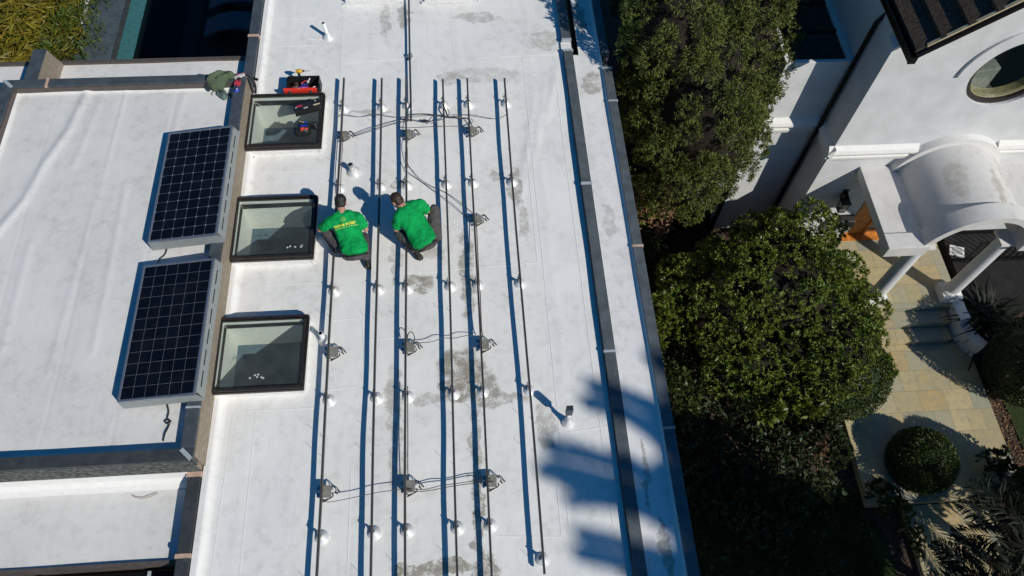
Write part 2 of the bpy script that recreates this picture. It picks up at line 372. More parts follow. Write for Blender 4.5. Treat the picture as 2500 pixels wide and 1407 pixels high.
def spaced(main, cand, dist, r0, r1, lower=-.4, sh=1.0, flat=.85):
    P, N = blob_points(main, cand, (sh-.06, sh+.06), lower); keep = []
    for i in range(len(P)):
        if all(np.sum((P[i]-P[j])**2) > dist*dist for j in keep): keep.append(i)
    return [(*P[i], *(np.array([1,1,flat])*RNG.uniform(r0, r1))) for i in keep]
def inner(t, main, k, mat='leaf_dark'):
    b = MB(); [b.ball(m[:3], m[3]*k, m[4]*k, m[5]*k, 16, 10) for m in main]; return b.build('shade_core', mat, t, smooth=True)  # solid dark balls, not branches: shade between leaf clumps put into their colour
def sub_blobs(main, n, r0, r1, lower=-.3, sh=.8):
    P, N = blob_points(main, n, (sh-.15, sh+.1), lower)
    return [(*p, *(np.array([1,1,.85])*RNG.uniform(r0, r1))) for p in P]
# ================================================================== GROUND
g = MB(); g.quad((-60,-60,-5.78),(60,-60,-5.78),(60,60,-5.78),(-60,60,-5.78))
tag(g.build('ground', 'soil'), None, None, kind='structure')
g = MB(); g.quad((2.6,-6,-5.76),(7.9,-6,-5.76),(7.9,2.6,-5.76),(7.5,3.6,-5.76),(6.6,4.0,-5.76),(2.6,3.4,-5.76)); struct(g.build('lawn', 'lawn_green'))
g = MB(); g.quad((11.5,-4,-5.755),(18,-4,-5.755),(18,6.2,-5.755),(11.3,6.2,-5.755)); struct(g.build('lawn', 'lawn_green'))
g = MB(); g.box(7.62,10.83,3.22,6.6,-5.72,-5.5); g.box(8.36,10.15,-3,3.2,-5.85,-5.64); struct(g.build('path', 'flagstone', bevel=.012))
g = MB(); g.box(8.0,10.67,7.25,9.19,-5.75,-5.0); g.box(8.85,10.4,6.93,7.248,-5.75,-5.17); g.box(8.85,10.42,6.602,6.928,-5.75,-5.34)
tag(g.build('porch_steps', 'flagstone', bevel=.01), 'tan stone porch landing with two steps down to the flagstone path', 'steps')
g = MB(); g.box(-10.15,-9.2,12.5,24,-5.76,-5.5)
struct(g.build('pool_deck', 'deck_blue', bevel=.01))
g = MB(); g.box(-9.2,-9.08,12.5,24,-5.76,-5.52); struct(g.build('pool_kerb', 'slate_dark'))
g = MB(); g.box(-9.078,-8.66,12.5,24,-5.76,-5.585); struct(g.build('pool_ledge', 'teal_tile'))
g = MB(); g.quad((-8.66,12.5,-5.60),(-7.45,12.5,-5.60),(-7.45,24,-5.60),(-8.66,24,-5.60)); struct(g.build('pool_water', 'pool_water_dark'))
g = MB(); g.box(-7.45,-7.0,12.5,24,-5.76,-5.53); g.box(-7.0,-3.6,12.5,24,-5.76,-5.55); struct(g.build('patio', 'dark_stone'))
# ================================================================== MODERN HOUSE
H = thing('modern_house', (0,6,-5.7), 'flat roofed modern house with white membrane roofs and dark slate copings', 'house')
XW = -3.38
for q in ((-3.36,2.51,-3,16,-5.7,-2.6),(2.38,2.51,-3,16,-2.6,-.32),(-3.36,-3.348,-3,16,-2.6,-.45)):
    b = MB(); b.box(*q); b.build('wall', 'beige_wall', H)
b = MB(); b.box(-7.05,-3.40,2.95,9.18,-5.7,.25); b.build('wall', 'beige_wall', H)
for q in ((-9.0,-3.42,9.19,10.09,-5.7,-.16),(-9.0,-3.42,1.93,2.94,-5.7,-.16)):
    b = MB(); b.box(*q); b.build('wall', 'brown_fascia', H)
# main roof, gently uneven, with real openings at the three skylights and the drain
SKY = [(-3.36,-2.23,7.97,9.0), (-3.36,-2.23,5.955,6.965), (-3.37,-2.235,3.955,4.965)]
def main_z(X, Y):
    z = .006*np.sin(1.3*X+.4*Y)+.005*np.sin(2.1*Y+.8*X)+.003*np.sin(5.3*X+1.7*np.sin(1.1*Y))+.0025*np.sin(4.1*Y-2.3*X)
    for x0 in (-.02, -2.9, 1.2): z = z+.004*np.exp(-((X-x0)/.05)**2)
    for (xa, ya, xb, yb, h, w) in ((.7,6.2,1.25,9.2,.012,.05),(.95,7.0,1.5,9.6,.010,.06),(1.3,8.2,1.72,9.9,.012,.05)):
        t = np.clip(((X-xa)*(xb-xa)+(Y-ya)*(yb-ya))/((xb-xa)**2+(yb-ya)**2), 0, 1); d = np.hypot(X-xa-t*(xb-xa), Y-ya-t*(yb-ya)); z = z+h*np.exp(-(d/w)**2)*np.sin(math.pi*t)
    edge = np.clip((X+3.30)/.05, 0, 1); z = z+(1-edge)*.07
    return z-.006
main = grid_mesh('main_roof', np.concatenate([[-3.38,-3.36,-3.34,-3.32,-3.30,-3.28], np.linspace(-3.24,1.785,120)]), np.linspace(-1.5,14,330), main_z, 'roof_white', H)
bm = bmesh.new(); bm.from_mesh(main.data); ol = world_loc(H)
dele = []
for f in bm.faces:
    c = f.calc_center_median()+ol
    if any(a+.03 < c.x < b_-.03 and c_+.03 < c.y < d-.03 for a, b_, c_, d in SKY): dele.append(f)
bmesh.ops.delete(bm, geom=dele, context='FACES'); bm.to_mesh(main.data); bm.free()
# membrane laps: 3 mm strips
sm = MB()
def lap(x0, y0, x1, y1, w=.012, z=.006):
    n = max(2, int(math.hypot(x1-x0, y1-y0)/.1)); dx, dy = x1-x0, y1-y0; L = math.hypot(dx, dy); nx, ny = -dy/L*w/2, dx/L*w/2; P = []; F = []
    for i in range(n+1):
        x = x0+dx*i/n; y = y0+dy*i/n; zz = float(main_z(np.array(x), np.array(y)))+z*.55
        P += [(x-nx,y-ny,zz-.02),(x+nx,y+ny,zz-.02),(x-nx*.8,y-ny*.8,zz),(x+nx*.8,y+ny*.8,zz)]
    for i in range(n):
        k = 4*i; F += [(k+2,k+6,k+7,k+3),(k,k+4,k+6,k+2),(k+3,k+7,k+5,k+1)]
    sm.add(P, F)
for s in ((-1.58,-.5,-1.58,2.9),(-2.83,-.5,-2.83,3.75),(-1.99,9.2,-1.99,10.3),(-3.2,9.15,-3.2,13),(-2.45,10.3,-3.2,10.3),(-2.45,10.95,-3.2,10.95),(-2.45,10.3,-2.45,10.95),
          (1.08,2.0,1.08,9.9),(1.0,5.78,-.9,5.68),(1.0,5.78,1.0,8.0),(.3,9.9,1.7,9.95),(-1.95,9.85,-.95,9.93),(-.1,10.2,-.1,11.2),(-2.15,10.45,-2.6,10.45),(-2.1,8.9,-2.02,8.6),(-2.02,8.6,-2.02,5.2),
          (-3.1,7.6,-2.15,7.6),(-2.95,5.6,-2.05,5.6),(-2.05,5.6,-2.05,5.95),(-3.0,3.72,-2.07,3.72),(-2.07,3.72,-2.07,4.6),(-1.97,4.98,-1.6,5.0),(-1.5,4.95,-1.45,4.2),(-1.97,3.95,-1.55,3.98),(-1.45,4.66,-.95,4.68),
          (1.2,3.2,1.72,3.25),(.98,1.9,.2,1.95),(.98,1.9,.98,2.5),(-2.0,11.0,-2.0,9.9),(1.62,2.0,1.60,9.4),(-3.17,1.0,-3.12,3.7)):
    lap(*s)
sm.build('membrane_seam', 'seam_white', H)
# upper left roof with soft wrinkles
def up_z(X, Y):
    z = .35+.004*np.sin(1.7*X+.6*Y)+.004*np.sin(3.1*X-.5*Y)+.003*np.sin(2.3*Y+X)+.002*np.sin(7*X+1.5*np.sin(Y))
    def ridge(P, h, w):
        out = 0
        for (xa,ya),(xb,yb) in zip(P[:-1], P[1:]):
            t = np.clip(((X-xa)*(xb-xa)+(Y-ya)*(yb-ya))/((xb-xa)**2+(yb-ya)**2), 0, 1); d = np.hypot(X-xa-t*(xb-xa), Y-ya-t*(yb-ya)); out = np.maximum(out, h*np.exp(-(d/w)**2))
        return out
    z = z+ridge([(-6.7,6.1),(-6.54,6.48),(-6.32,6.96),(-6.18,7.63),(-5.96,8.25),(-5.84,9.0)], .022, .07)+ridge([(-4.89,4.5),(-4.89,5.47),(-4.91,6.13),(-4.94,7.2)], .008, .05)
    z = z+ridge([(-6.05,4.6),(-6.07,6.2)], .008, .06)+ridge([(-4.35,8.9),(-4.42,7.2)], .006, .05)+ridge([(-5.6,8.9),(-5.75,7.6)], .007, .06)+ridge([(-5.25,9.0),(-5.30,7.0),(-5.4,4.2)], .005, .04)
    for xs in (-6.25,-5.29,-4.44): z = z-.004*np.exp(-((X-xs+.02*np.sin(Y))/.012)**2)
    e = np.minimum(np.minimum(X+6.91, -3.525-X), np.minimum(Y-3.095, 9.04-Y)); z = z+.05*(1-np.clip(e/.07, 0, 1))**2
    return z
grid_mesh('upper_roof', np.linspace(-6.91,-3.525,150), np.linspace(3.095,9.04,230), up_z, 'upper_white', H)
lo = lambda z0, a: (lambda X, Y: z0+a*np.sin(2.2*X+.5*Y)+a*.7*np.sin(3.7*X-2*Y)+.05*(1-np.clip(np.where(Y>5, Y-9.2, 9.0)/.06, 0, 1))**2)
grid_mesh('lower_roof', np.linspace(-9.0,-3.55,140), np.linspace(1.92,2.935,40), lo(-.1,.004), 'upper_white', H)
grid_mesh('lower_roof', np.linspace(-9.0,-3.55,140), np.linspace(9.2,10.09,36), lo(-.1,.004), 'upper_white', H)
# copings
def cope(x0, x1, y0, y1, z0, z1, m='slate'):
    c = MB(); c.box(x0,x1,y0,y1,z0,z1); return c.build('coping', m, H, bevel=.008)
cope(-3.535,-3.372,3.10,9.03,.30,.50,'slate'); cope(-7.09,-6.91,3.1,9.03,.30,.50,'slate'); cope(-7.09,-3.372,9.032,9.19,.30,.50,'slate'); cope(-7.09,-3.372,2.94,3.098,.30,.50,'slate_dark')
cope(-3.55,-3.392,-2,2.93,-.3,.10,'slate_dark'); cope(-3.56,-3.392,9.195,14,-.3,.12,'slate')
b = MB(); b.box(-3.371,-3.362,3.0,9.1,-.3,.462); b.build('parapet_face', 'beige_wall', H)
b = MB(); b.prism_x([(2.938,.46),(2.915,.13),(2.938,.13)], -7.09, -3.40); b.build('shingle_face', 'shingle', H)
b = MB(); b.prism_x([(2.938,.128),(2.912,.128),(2.893,-.01),(2.845,-.07),(2.78,-.088),(2.78,-.3),(2.938,-.3)], -9, -3.555); b.build('base_flashing', 'seam_white', H)
b = MB(); b.box(-6.905,-3.54,9.018,9.03,.36,.475); b.box(-6.908,-6.896,3.1,9.02,.36,.475); b.build('parapet_face', 'brown_fascia', H)
b = MB(); b.box(-6.86,-6.65,9.195,9.95,-.15,.40); b.build('stub_parapet', 'slate', H, bevel=.008)
b = MB(); b.prism_x([(9.20,-.1),(9.20,.385),(9.93,.385),(10.10,-.1)], -6.66, -6.642); b.build('parapet_face', 'beige_wall', H)
b = MB(); b.box(-9.0,-3.56,10.09,10.16,-.25,-.06); b.build('fascia', 'brown_fascia', H)
b = MB(); b.box(-9.0,-3.56,1.885,1.922,-.25,-.06); b.build('fascia', 'brown_fascia', H)
# joint covers
for q in ((-3.565,-3.385,2.86,2.925,.0,.108),(-3.565,-3.385,1.90,1.95,.0,.108),(-3.57,-3.386,10.42,10.47,.05,.127),(-6.43,-6.39,9.026,9.195,.3,.506),(2.40,2.56,5.9,5.935,.05,.127),(2.40,2.56,3.13,3.165,.05,.127)):
    j = MB(); j.box(*q); j.build('joint_cover', 'peach', H)
for q in ((1.778,1.952,7.08,7.13,.02,.092),(1.778,1.952,4.26,4.295,.02,.092),(2.40,2.56,8.72,8.745,.05,.127),(-3.54,-3.37,3.60,3.625,.4,.506)):
    j = MB(); j.box(*q); j.build('joint_cover', 'joint_grey', H)
for c_, u_ in (((-3.455,3.02,.49),(.065,-.065,0)),((-7.0,9.11,.49),(-.075,.075,0))):
    j = MB(); j.obox(c_,u_,(.018,.018,0),(0,0,.014)); j.build('mitre_cover', 'joint_grey', H)
# right hand parapets, gutter strip and scupper
cope(1.785,1.94,-2,9.92,-.1,.085,'slate_light'); cope(1.785,1.94,10.22,14,-.1,.085,'slate_light'); cope(2.405,2.55,-2,9.45,-.3,.12,'slate_light'); cope(2.405,2.55,9.78,14,-.3,.12,'slate_light')
b = MB(); b.box(1.778,1.787,-2,9.9,-.05,.06); b.build('parapet_face', 'slate_dark', H)
for q in ((1.78,1.95,9.92,9.96,-.1,.092),(1.78,1.945,10.18,10.22,-.1,.092),(2.39,2.56,9.45,9.48,-.1,.127)):
    b = MB(); b.box(*q); b.build('joint_cover', 'joint_grey', H)
st = lambda X, Y: .055+.004*np.sin(2*Y)+.003*np.sin(9*X+3*np.sin(Y))+.035*np.clip((X-2.36)/.05,0,1)**2
grid_mesh('gutter_roof', np.linspace(1.935,2.41,16), np.linspace(-2,9.84,200), st, 'strip_white', H)
grid_mesh('gutter_roof', np.linspace(2.04,2.51,16), np.linspace(9.82,14,80), st, 'strip_white', H)
grid_mesh('scupper_sill', np.linspace(1.76,1.94,10), np.linspace(9.96,10.18,8), lambda X, Y: .03+0*X, 'strip_white', H)
b = MB(); b.box(1.945,2.04,9.89,10.35,-.35,-.3); b.box(1.942,1.95,9.89,10.35,-.3,.02); b.box(2.032,2.04,9.89,14,-.3,.04); b.build('drain_box', 'black_metal', H)
b = MB(); b.box(1.945,2.04,9.843,9.89,-.2,.03); b.build('drain_lip', 'brown_fascia', H)
# dark glazed bay under the lower left roof edge
b = MB(); b.box(-9,-3.56,.2,1.88,-.7,-.5); b.build('bay_glass', 'black_metal', H)
b = MB(); b.box(-3.56,-3.42,-2,1.9,-2,-.3); b.build('wall', 'slate_dark', H)
for x in (-5.35,-4.05,-6.65): b = MB(); b.box(x-.02,x+.02,.2,1.88,-.5,-.44); b.build('bay_mullion', 'joint_grey', H)
b = MB(); b.prism([(-4.6,1.55),(-3.85,1.72),(-3.85,1.67),(-4.6,1.35)], -.5, -.46); b.build('bay_trim', 'joint_grey', H)
# skylights
for i, (x0,x1,y0,y1) in enumerate(SKY):
    k = bpy.data.objects.new('skylight', None); COL.objects.link(k); k.parent = H; k.location = Vector(((x0+x1)/2,(y0+y1)/2,0))-H.location
    k['label'] = ['skylight with tools lying on its glass', 'clean skylight beside the kneeling worker', 'skylight with dusty glass'][i]
    T = .20; b = MB()
    for (a0,a1,c0,c1) in ((x0-.005,x1,y0-.035,y0+.03),(x0-.005,x1,y1-.03,y1+.03),(x0-.005,x0+.03,y0+.03,y1-.03),(x1-.03,x1+.03,y0-.035,y1+.03)):
        b.box(a0+.001*i,a1,c0,c1,-.02,.115)
    b.build('curb', 'flashing_white', k, bevel=.012)
    b = MB(); w = .045
    b.box(x0-.02,x1+.02,y0-.03,y0-.03+w,.118,T); b.box(x0-.02,x1+.02,y1+.03-w,y1+.03,.118,T); b.box(x0-.02,x0-.02+w,y0-.03+w,y1+.03-w,.118,T); b.box(x1+.02-w,x1+.02,y0-.03+w,y1+.03-w,.118,T)
    b.box(x0-.035,x1+.035,y0-.045,y0-.03,.112,.16); b.box(x0-.03,x1+.035,y1+.03,y1+.045,.112,.16); b.box(x1+.02,x1+.035,y0-.03,y1+.03,.112,.16)
    b.build('frame', 'bronze', k, bevel=.006)
    b = MB(); b.box(x0+.03,x1-.03,y0+.02,y1-.02,.172,.182); b.build('glass', 'skylight_glass', k)
    a0,a1,c0,c1 = x0+.03,x1-.03,y0+.03,y1-.03; D = -.55; b = MB()
    for q in (((a0,c0),(a0,c1)),((a0,c1),(a1,c1)),((a1,c1),(a1,c0)),((a1,c0),(a0,c0))):
        (p,q_),(r,s_) = q; b.quad((p,q_,D),(r,s_,D),(r,s_,.165),(p,q_,.165))
    b.build('shaft', 'shaft', k)
    b = MB(); b.box(a0-.4,a1+.5,c0-.4,c1+.45,-2.4,-2.3); b.box(a0-.02,a0,c0-.02,c1+.02,-2.3,D); b.box(a0,a1,c1,c1+.02,-2.3,D); b.build('room_floor', 'dark_room', k)
    if i:
        for q in range(6):
            b = MB(); cx = (x1-.12-.33*random.random()) if i == 1 else (x0+.45+.2*random.random()); cy = y0+.13+.06*random.random(); b.obox((cx,cy,.185),(.011,.006,0),(-.005,.009,0),(0,0,.002)); b.build('dropping', 'flashing_white', k)
# white curbs of the skylights at the far end
for x0, x1, lab in ((-1.98,-1.02,'white curb left of the conduit at the far roof end'),(-.58,.35,'white curb right of the conduit at the far roof end')):
    b = MB(); b.box(x0,x1,11.32,12.4,-.02,.22); b.prism([(x0-.06,11.26),(x1+.05,11.26),(x1+.05,11.32),(x0-.06,11.32)], -.01, .02)
    b.build('roof_curb', 'flashing_white', H, bevel=.015, label=lab)
# ================================================================== RACKING
YS = [8.84,7.23,5.435,3.805,2.07]; RX = [-1.905,-1.285,-.885,-.281,.116,.724]; YE = [9.352,9.328,9.335,9.275,9.268,9.244]
RL = ['mounting rail nearest the skylights','second mounting rail from the skylights, passing between the two workers','third mounting rail, in line with the conduit','fourth mounting rail, right of the second worker','fifth mounting rail, third from the right parapet once inverters are counted','mounting rail nearest the right parapet, carrying no inverters']
RL[4] = 'fifth mounting rail, last rail on the right that carries inverters'
RN = ['first','second','third','fourth','fifth','sixth']
for i, x in enumerate(RX):
    t = thing('mounting_rail', (x,5.4,.155), RL[i], 'mounting rail', 'mounting rails in a row along the roof')
    ye = 1.46 if i == 5 else 1.05; n = 24; b = MB(); y0, y1 = ye, YE[i]; P = []
    for k in range(n+1):
        y = y0+(y1-y0)*k/n; sag = .004*math.sin(y*2.1+i*1.7)+.003*math.sin(y*4.3+i)
        P.append((y, .006*math.sin(y*.9+i), sag))
    V = []; F = []
    prof = [(-.014,-.024),(.014,-.024),(.014,.0),(.010,.004),(.014,.008),(.014,.024),(.004,.024),(.004,.016),(-.004,.016),(-.004,.024),(-.014,.024)]; m = len(prof)
    for (y, dx, dz) in P: V += [(x+dx+px, y, .155+dz+pz) for px, pz in prof]
    for k in range(n):
        for q in range(m): F.append((k*m+q,(k+1)*m+q,(k+1)*m+(q+1)%m,k*m+(q+1)%m))
    F += [tuple(range(m)), tuple(range((n+1)*m-1,n*m-1,-1))]
    b.add(V, F); b.build('rail_bar', 'rail_metal', t)
    for yi, y in enumerate(YS):
        if i == 5 and yi == 4: y = 1.645
        x_ = x+.012+.01*random.uniform(-1,1); y_ = y+.01*random.uniform(-1,1)
        f = MB(); f.lathe([(.084,-.012),(.082,.006),(.075,.012),(.062,.026),(.042,.042),(.026,.054),(.018,.085)], (x_,y_,0), 22); fo = f.build('flashing', 'flashing_white', t, smooth=True)
        f = MB(); f.lathe([(.013,.05),(.013,.112)], (x_,y_,0), 8); f.prism_x([(y_-.018,.085),(y_+.03,.085),(y_+.062,.125),(y_+.062,.165),(y_-.02,.165),(y_-.02,.115)], x-.027, x-.0175)
        f.box(x-.045,x-.016,y_-.02,y_+.03,.082,.09); f.lathe([(.008,0),(.008,.012)], (x-.03,y_+.012,.15), 6); f.tube([(x-.027,y_+.02,.15),(x-.05,y_+.02,.15)], .008, 6)
        f.build('stanchion', 'steel', t)
    for y in (8.4,7.6,6.3,4.95,3.35,2.9,1.55):
        y = y+.1*math.sin(y*7+i); c = MB(); c.tube([(x-.01,y,.178),(x-.015,y+.006,.20),(x-.04,y+.03,.235)], .0022, 5); c.build('wire_clip', 'cable_black', t)
INV = [(0,8.20,'microinverter on the first rail, beside the topmost skylight'),(2,8.19,'microinverter on the third rail, just below the conduit end'),(4,8.21,'microinverter at the far end of the fifth rail, below the dark looped cable'),
       (4,6.51,'microinverter on the fifth rail level with the workers'),(0,4.455,'microinverter on the first rail, next to a short white vent pipe'),(2,4.475,'microinverter in the middle of the third rail, with a cable looping over it'),(4,4.463,'microinverter on the fifth rail, right of the big brown roof stain'),
       (0,2.584,'microinverter on the first rail, nearest the camera on that rail'),(2,2.588,'microinverter on the third rail, nearest the camera on that rail'),(4,2.596,'microinverter on the fifth rail with its cable bundled underneath')]
for n_, (ri, y, lab) in enumerate(INV):
    x = RX[ri]+.005; t = thing('microinverter', (x,y,.12), lab, 'microinverter', 'microinverters clipped to the rails'); z = .122
    tilt = [.3,.5,.5,.4,.1,.1,.15,.05,.05,-.1][n_]
    b = MB(); b.prism([(x-.012,y-.074),(x+.104,y-.074),(x+.109,y-.069),(x+.109,y+.066-.06*tilt),(x+.098,y+.073-.045*tilt),(x-.012,y+.074)], z-.035, z); b.lathe([(.012,z),(.012,z+.006)], (x+.035,y+.0,0), 8)
    [b.lathe([(.006,z),(.006,z+.003)], (x+.095,y+q,0), 6) for q in (-.055,.03)]
    b.build('inverter_case', 'inverter_grey', t, bevel=.002)
    b = MB(); b.box(x-.062,x-.004,y-.07,y-.018,z-.006,z-.002); b.box(x-.062,x-.004,y+.012,y+.066,z-.006,z-.002); b.box(x-.03,x-.004,y-.018,y+.012,z-.006,z-.002); b.build('bracket', 'steel', t)
    b = MB()
    for (dx, dy, ex, ey) in ((.11,.05,.215,-.015),(.112,.035,.185,-.035)):
        b.tube(smooth_path([(x+dx,y+dy,z-.01),(x+dx+.03,y+dy+.012,z),(x+(dx+ex)/2+.02,y+(dy+ey)/2+.012,z-.015),(x+ex-.03,y+ey+.03,z-.03)],4), .006, 6); b.tube([(x+ex-.032,y+ey+.035,z-.03),(x+ex,y+ey,z-.04)], [.011,.008], 6)
    b.build('lead', 'cable_black', t)
    b = MB(); b.tube(smooth_path([(x,y-.08,z-.03),(x+.03,y-.1,z-.03),(x+.09,y-.088,z-.025),(x+.13,y-.06,z-.02),(x+.125,y-.03,z-.02)],4), .008, 6); b.tube([(x+.01,y-.12,z-.04),(x+.07,y-.092,z-.03)], [.011,.013], 6); b.build('trunk_connector', 'cable_black', t)
def wire(name, pts, r, mat, label, z=.05, jit=.02, cat='cable', group='loose cables strung between the rails'):
    P = [(p[0],p[1],(p[2] if len(p) > 2 else z+jit*math.sin(3*i+p[0]*5))) for i, p in enumerate(pts)]
    b = MB(); b.tube(smooth_path(P, 6), r, 6); c = P[0]; o = b.build(name, mat, None, smooth=True, off=c); return tag(o, label, cat, group)
wire('ground_wire', [(-2.0,8.59),(-1.89,8.60,.13),(-1.63,8.62),(-1.36,8.60,.11),(-1.07,8.57),(-.91,8.54,.1),(-.64,8.57),(-.28,8.53,.12),(.15,8.52,.12),(.54,8.49),(.72,8.49,.14)], .0045, 'cable_grey', 'thin bare ground wire crossing all six rails at the far end', .06)
wire('power_cable', [(-1.71,8.25),(-1.46,8.33),(-1.17,8.45),(-1.0,8.52),(-.89,8.52)], .0048, 'cable_grey', 'upper of the two cables from the first inverter by the skylight to the conduit', .07)
wire('power_cable', [(-1.71,8.22),(-1.42,8.295),(-1.10,8.42),(-.9,8.50)], .0048, 'cable_grey', 'lower of the two cables from the first inverter by the skylight to the conduit', .06)
wire('power_cable', [(-1.0,8.37),(-.84,8.38),(-.45,8.38),(-.19,8.35),(.01,8.37),(.14,8.42),(.18,8.47),(.1,8.51),(-.05,8.53)], .0048, 'cable_grey', 'cable looping back to the left below the fifth rail top inverter', .04)
wire('power_cable', [(-.86,8.52),(-.71,8.50),(-.55,8.45),(-.48,8.49),(-.44,8.57),(-.36,8.6)], .0048, 'cable_grey', 'short cable with a joined connector pair right of the conduit end', .05)
o = MB(); o.tube([(-.70,8.495,.05),(-.58,8.465,.05)], .011, 6); o.tube([(-.62,8.51,.055),(-.52,8.47,.055)], .011, 6); tag(o.build('cable_connector', 'cable_black', None, off=(-.6,8.48,.05)), 'pair of black plug connectors lying right of the conduit end', 'connector')
wire('power_cable', [(-.84,8.60),(-.58,8.62),(-.25,8.57),(-.15,8.515),(.01,8.52),(.09,8.49),(.15,8.37),(.17,8.27)], .009, 'cable_black', 'thick dark cable arching over to the topmost inverter on the fifth rail', .06)
wire('power_cable', [(-.29,8.76),(-.26,8.65),(-.22,8.54),(-.12,8.50),(0,8.515)], .012, 'cable_black', 'dark taped cable bundle hanging from the far standoff of the fourth rail', .09)
wire('power_cable', [(-.24,8.74),(-.20,8.60),(-.28,8.52),(-.40,8.44),(-.5,8.40)], .006, 'cable_black', 'thin black cable crossing under the fourth rail', .08)
wire('power_cable', [(-.86,8.12,.1),(-.88,7.87,.1),(-.87,7.65),(-.82,7.55),(-.65,7.30),(-.46,7.16),(-.28,7.06),(-.06,6.83),(.16,6.61)], .0048, 'cable_grey', 'upper of two long cables sagging diagonally to the inverter beside the workers', .035)
wire('power_cable', [(-.87,7.86),(-.90,7.63),(-.88,7.48),(-.72,7.35),(-.44,7.08),(-.21,6.84),(.01,6.61),(.16,6.56)], .0048, 'cable_grey', 'lower of two long cables sagging diagonally to the inverter beside the workers', .035)
wire('red_brown_wire', [(-.9,8.5,.1),(-.94,8.35,.1),(-.93,8.2,.08),(-.9,8.05,.1),(-.868,7.85,.14),(-.866,7.6,.14),(-.86,7.5,.1)], .006, 'cable_brown', 'reddish brown wire twisted along the third rail', .1)
wire('red_brown_wire', [(-.95,8.52,.08),(-.88,8.49,.09),(-.82,8.50,.09),(-.85,8.54,.1),(-.92,8.50,.1),(-.83,8.475,.08)], .008, 'cable_brown', 'small tangle of pinkish brown wire at the conduit end', .09)
wire('power_cable', [(-.78,4.50),(-.73,4.52),(-.55,4.52),(-.39,4.56),(-.23,4.57),(-.06,4.58),(.16,4.57)], .0048, 'cable_grey', 'grey cable joining the two middle row inverters of the third and fifth rails', .13)
wire('power_cable', [(-.87,4.56,.12),(-.85,4.645,.16),(-.80,4.66,.17),(-.77,4.60,.14),(-.775,4.53,.12)], .0065, 'cable_black', 'black cable loop arching over the middle inverter of the third rail', .1)
wire('power_cable', [(-1.91,2.54,.1),(-1.895,2.48),(-1.83,2.45),(-1.73,2.45),(-1.45,2.50),(-1.19,2.53),(-.90,2.55)], .0048, 'cable_grey', 'grey drooping cable between the nearest inverters of the first and third rails', .13)
wire('power_cable', [(-.86,2.545),(-.78,2.55),(-.65,2.53),(-.46,2.565),(-.29,2.585),(-.02,2.60),(.16,2.62)], .005, 'cable_black', 'upper of two black cables between the nearest inverters of the third and fifth rails', .13)
wire('power_cable', [(-.88,2.54),(-.78,2.52),(-.65,2.51),(-.46,2.53),(-.29,2.56),(-.02,2.57),(.19,2.58)], .005, 'cable_black', 'lower of two black cables between the nearest inverters of the third and fifth rails', .13)
wire('power_cable', [(.145,6.47,.12),(.143,5.93,.14),(.14,5.46,.15),(.147,5.25,.14),(.145,4.99,.15),(.143,4.66,.13),(.165,4.55,.12)], .007, 'cable_brown', 'brown cable clipped along the right side of the fifth rail', .1)
wire('power_cable', [(-1.875,8.16,.12),(-1.872,7.67,.13),(-1.87,7.24,.13),(-1.86,6.9,.1),(-1.9,6.6,.1)], .006, 'cable_brown', 'brown cable clipped along the right side of the first rail', .1)
wire('power_cable', [(-.862,3.9,.13),(-.858,3.2,.14),(-.86,2.9,.13),(-.858,2.66,.12)], .006, 'cable_black', 'black cable tied along the near end of the third rail', .1)
# conduit
t = thing('conduit', (-.85,11,0), 'grey metal conduit running from the third rail to the far roof edge', 'conduit')
b = MB(); b.tube([(-.815,8.47,.075),(-.82,9,.078),(-.835,9.96,.078),(-.85,11.3,.08),(-.87,13.5,.08)], .017, 10); b.build('pipe', 'conduit', t, smooth=True)
b = MB(); b.lathe([(.055,.0),(.055,.012),(.02,.03),(.012,.07)], (-.865,9.93,0), 12); b.box(-.885,-.79,9.91,9.95,.045,.06); b.obox((-.83,9.93,.08),(.03,0,0),(0,.016,0),(0,0,.022)); b.build('support', 'steel', t)
# vent pipes
def vent(x, y, h, r, lean, lab, cap='pvc', capz=0, flr=.1):
    t = thing('vent_pipe', (x,y,0), lab, 'vent pipe', 'white vent pipes through the roof'); b = MB()
    a = Vector((x,y,0)); e = Vector((x+lean[0],y+lean[1],h)); ax = (e-a).normalized()
    b.tube([a, a.lerp(e,.5), e-ax*capz], r, 14, caps=not capz); 
    if capz: b.build('pipe', 'pvc', t, smooth=False); c = MB(); c.tube([e-ax*capz, e], r*1.12, 14); c.build('cap', cap, t)
    else:
        b.build('pipe', 'pvc', t); 
    c = MB(); c.tube([e+ax*.0005, e+ax*.0015], r*.78, 14); c.build('opening', 'black_metal', t)
    c = MB(); c.lathe([(flr,-.01),(flr*.95,.012),(flr*.7,.035),(r*1.5,.07),(r*1.12,.1),(r*1.05,.12)], (x,y,0), 20); c.build('flashing', 'flashing_white', t, smooth=True)
vent(-2.24,10.48,.32,.031,(-.03,-.0), 'tall slim white vent pipe on the far left of the roof')
vent(-1.70,7.53,.17,.04,(-.035,.03), 'short vent pipe with grey top right of the first rail', 'tray_grey', .05, .11)
vent(-2.0,4.675,.2,.034,(-.02,.02), 'short white vent pipe beside the lowest skylight', 'pvc', 0, .085)
t = thing('vent_pipe', (1.2,3.32,0), 'thin white pipe with a flat grey plate near the right parapet', 'vent pipe', 'white vent pipes through the roof')
b = MB(); b.tube([(1.2,3.32,0),(1.195,3.36,.27)], .02, 12); b.build('pipe', 'pvc', t)
b = MB(); b.lathe([(.085,-.01),(.08,.015),(.05,.06),(.034,.13),(.026,.2)], (1.2,3.325,0), 18); b.build('flashing', 'flashing_white', t, smooth=True)
b = MB(); b.box(1.15,1.235,3.33,3.40,.25,.44); b.build('plate', 'conduit', t, bevel=.006)
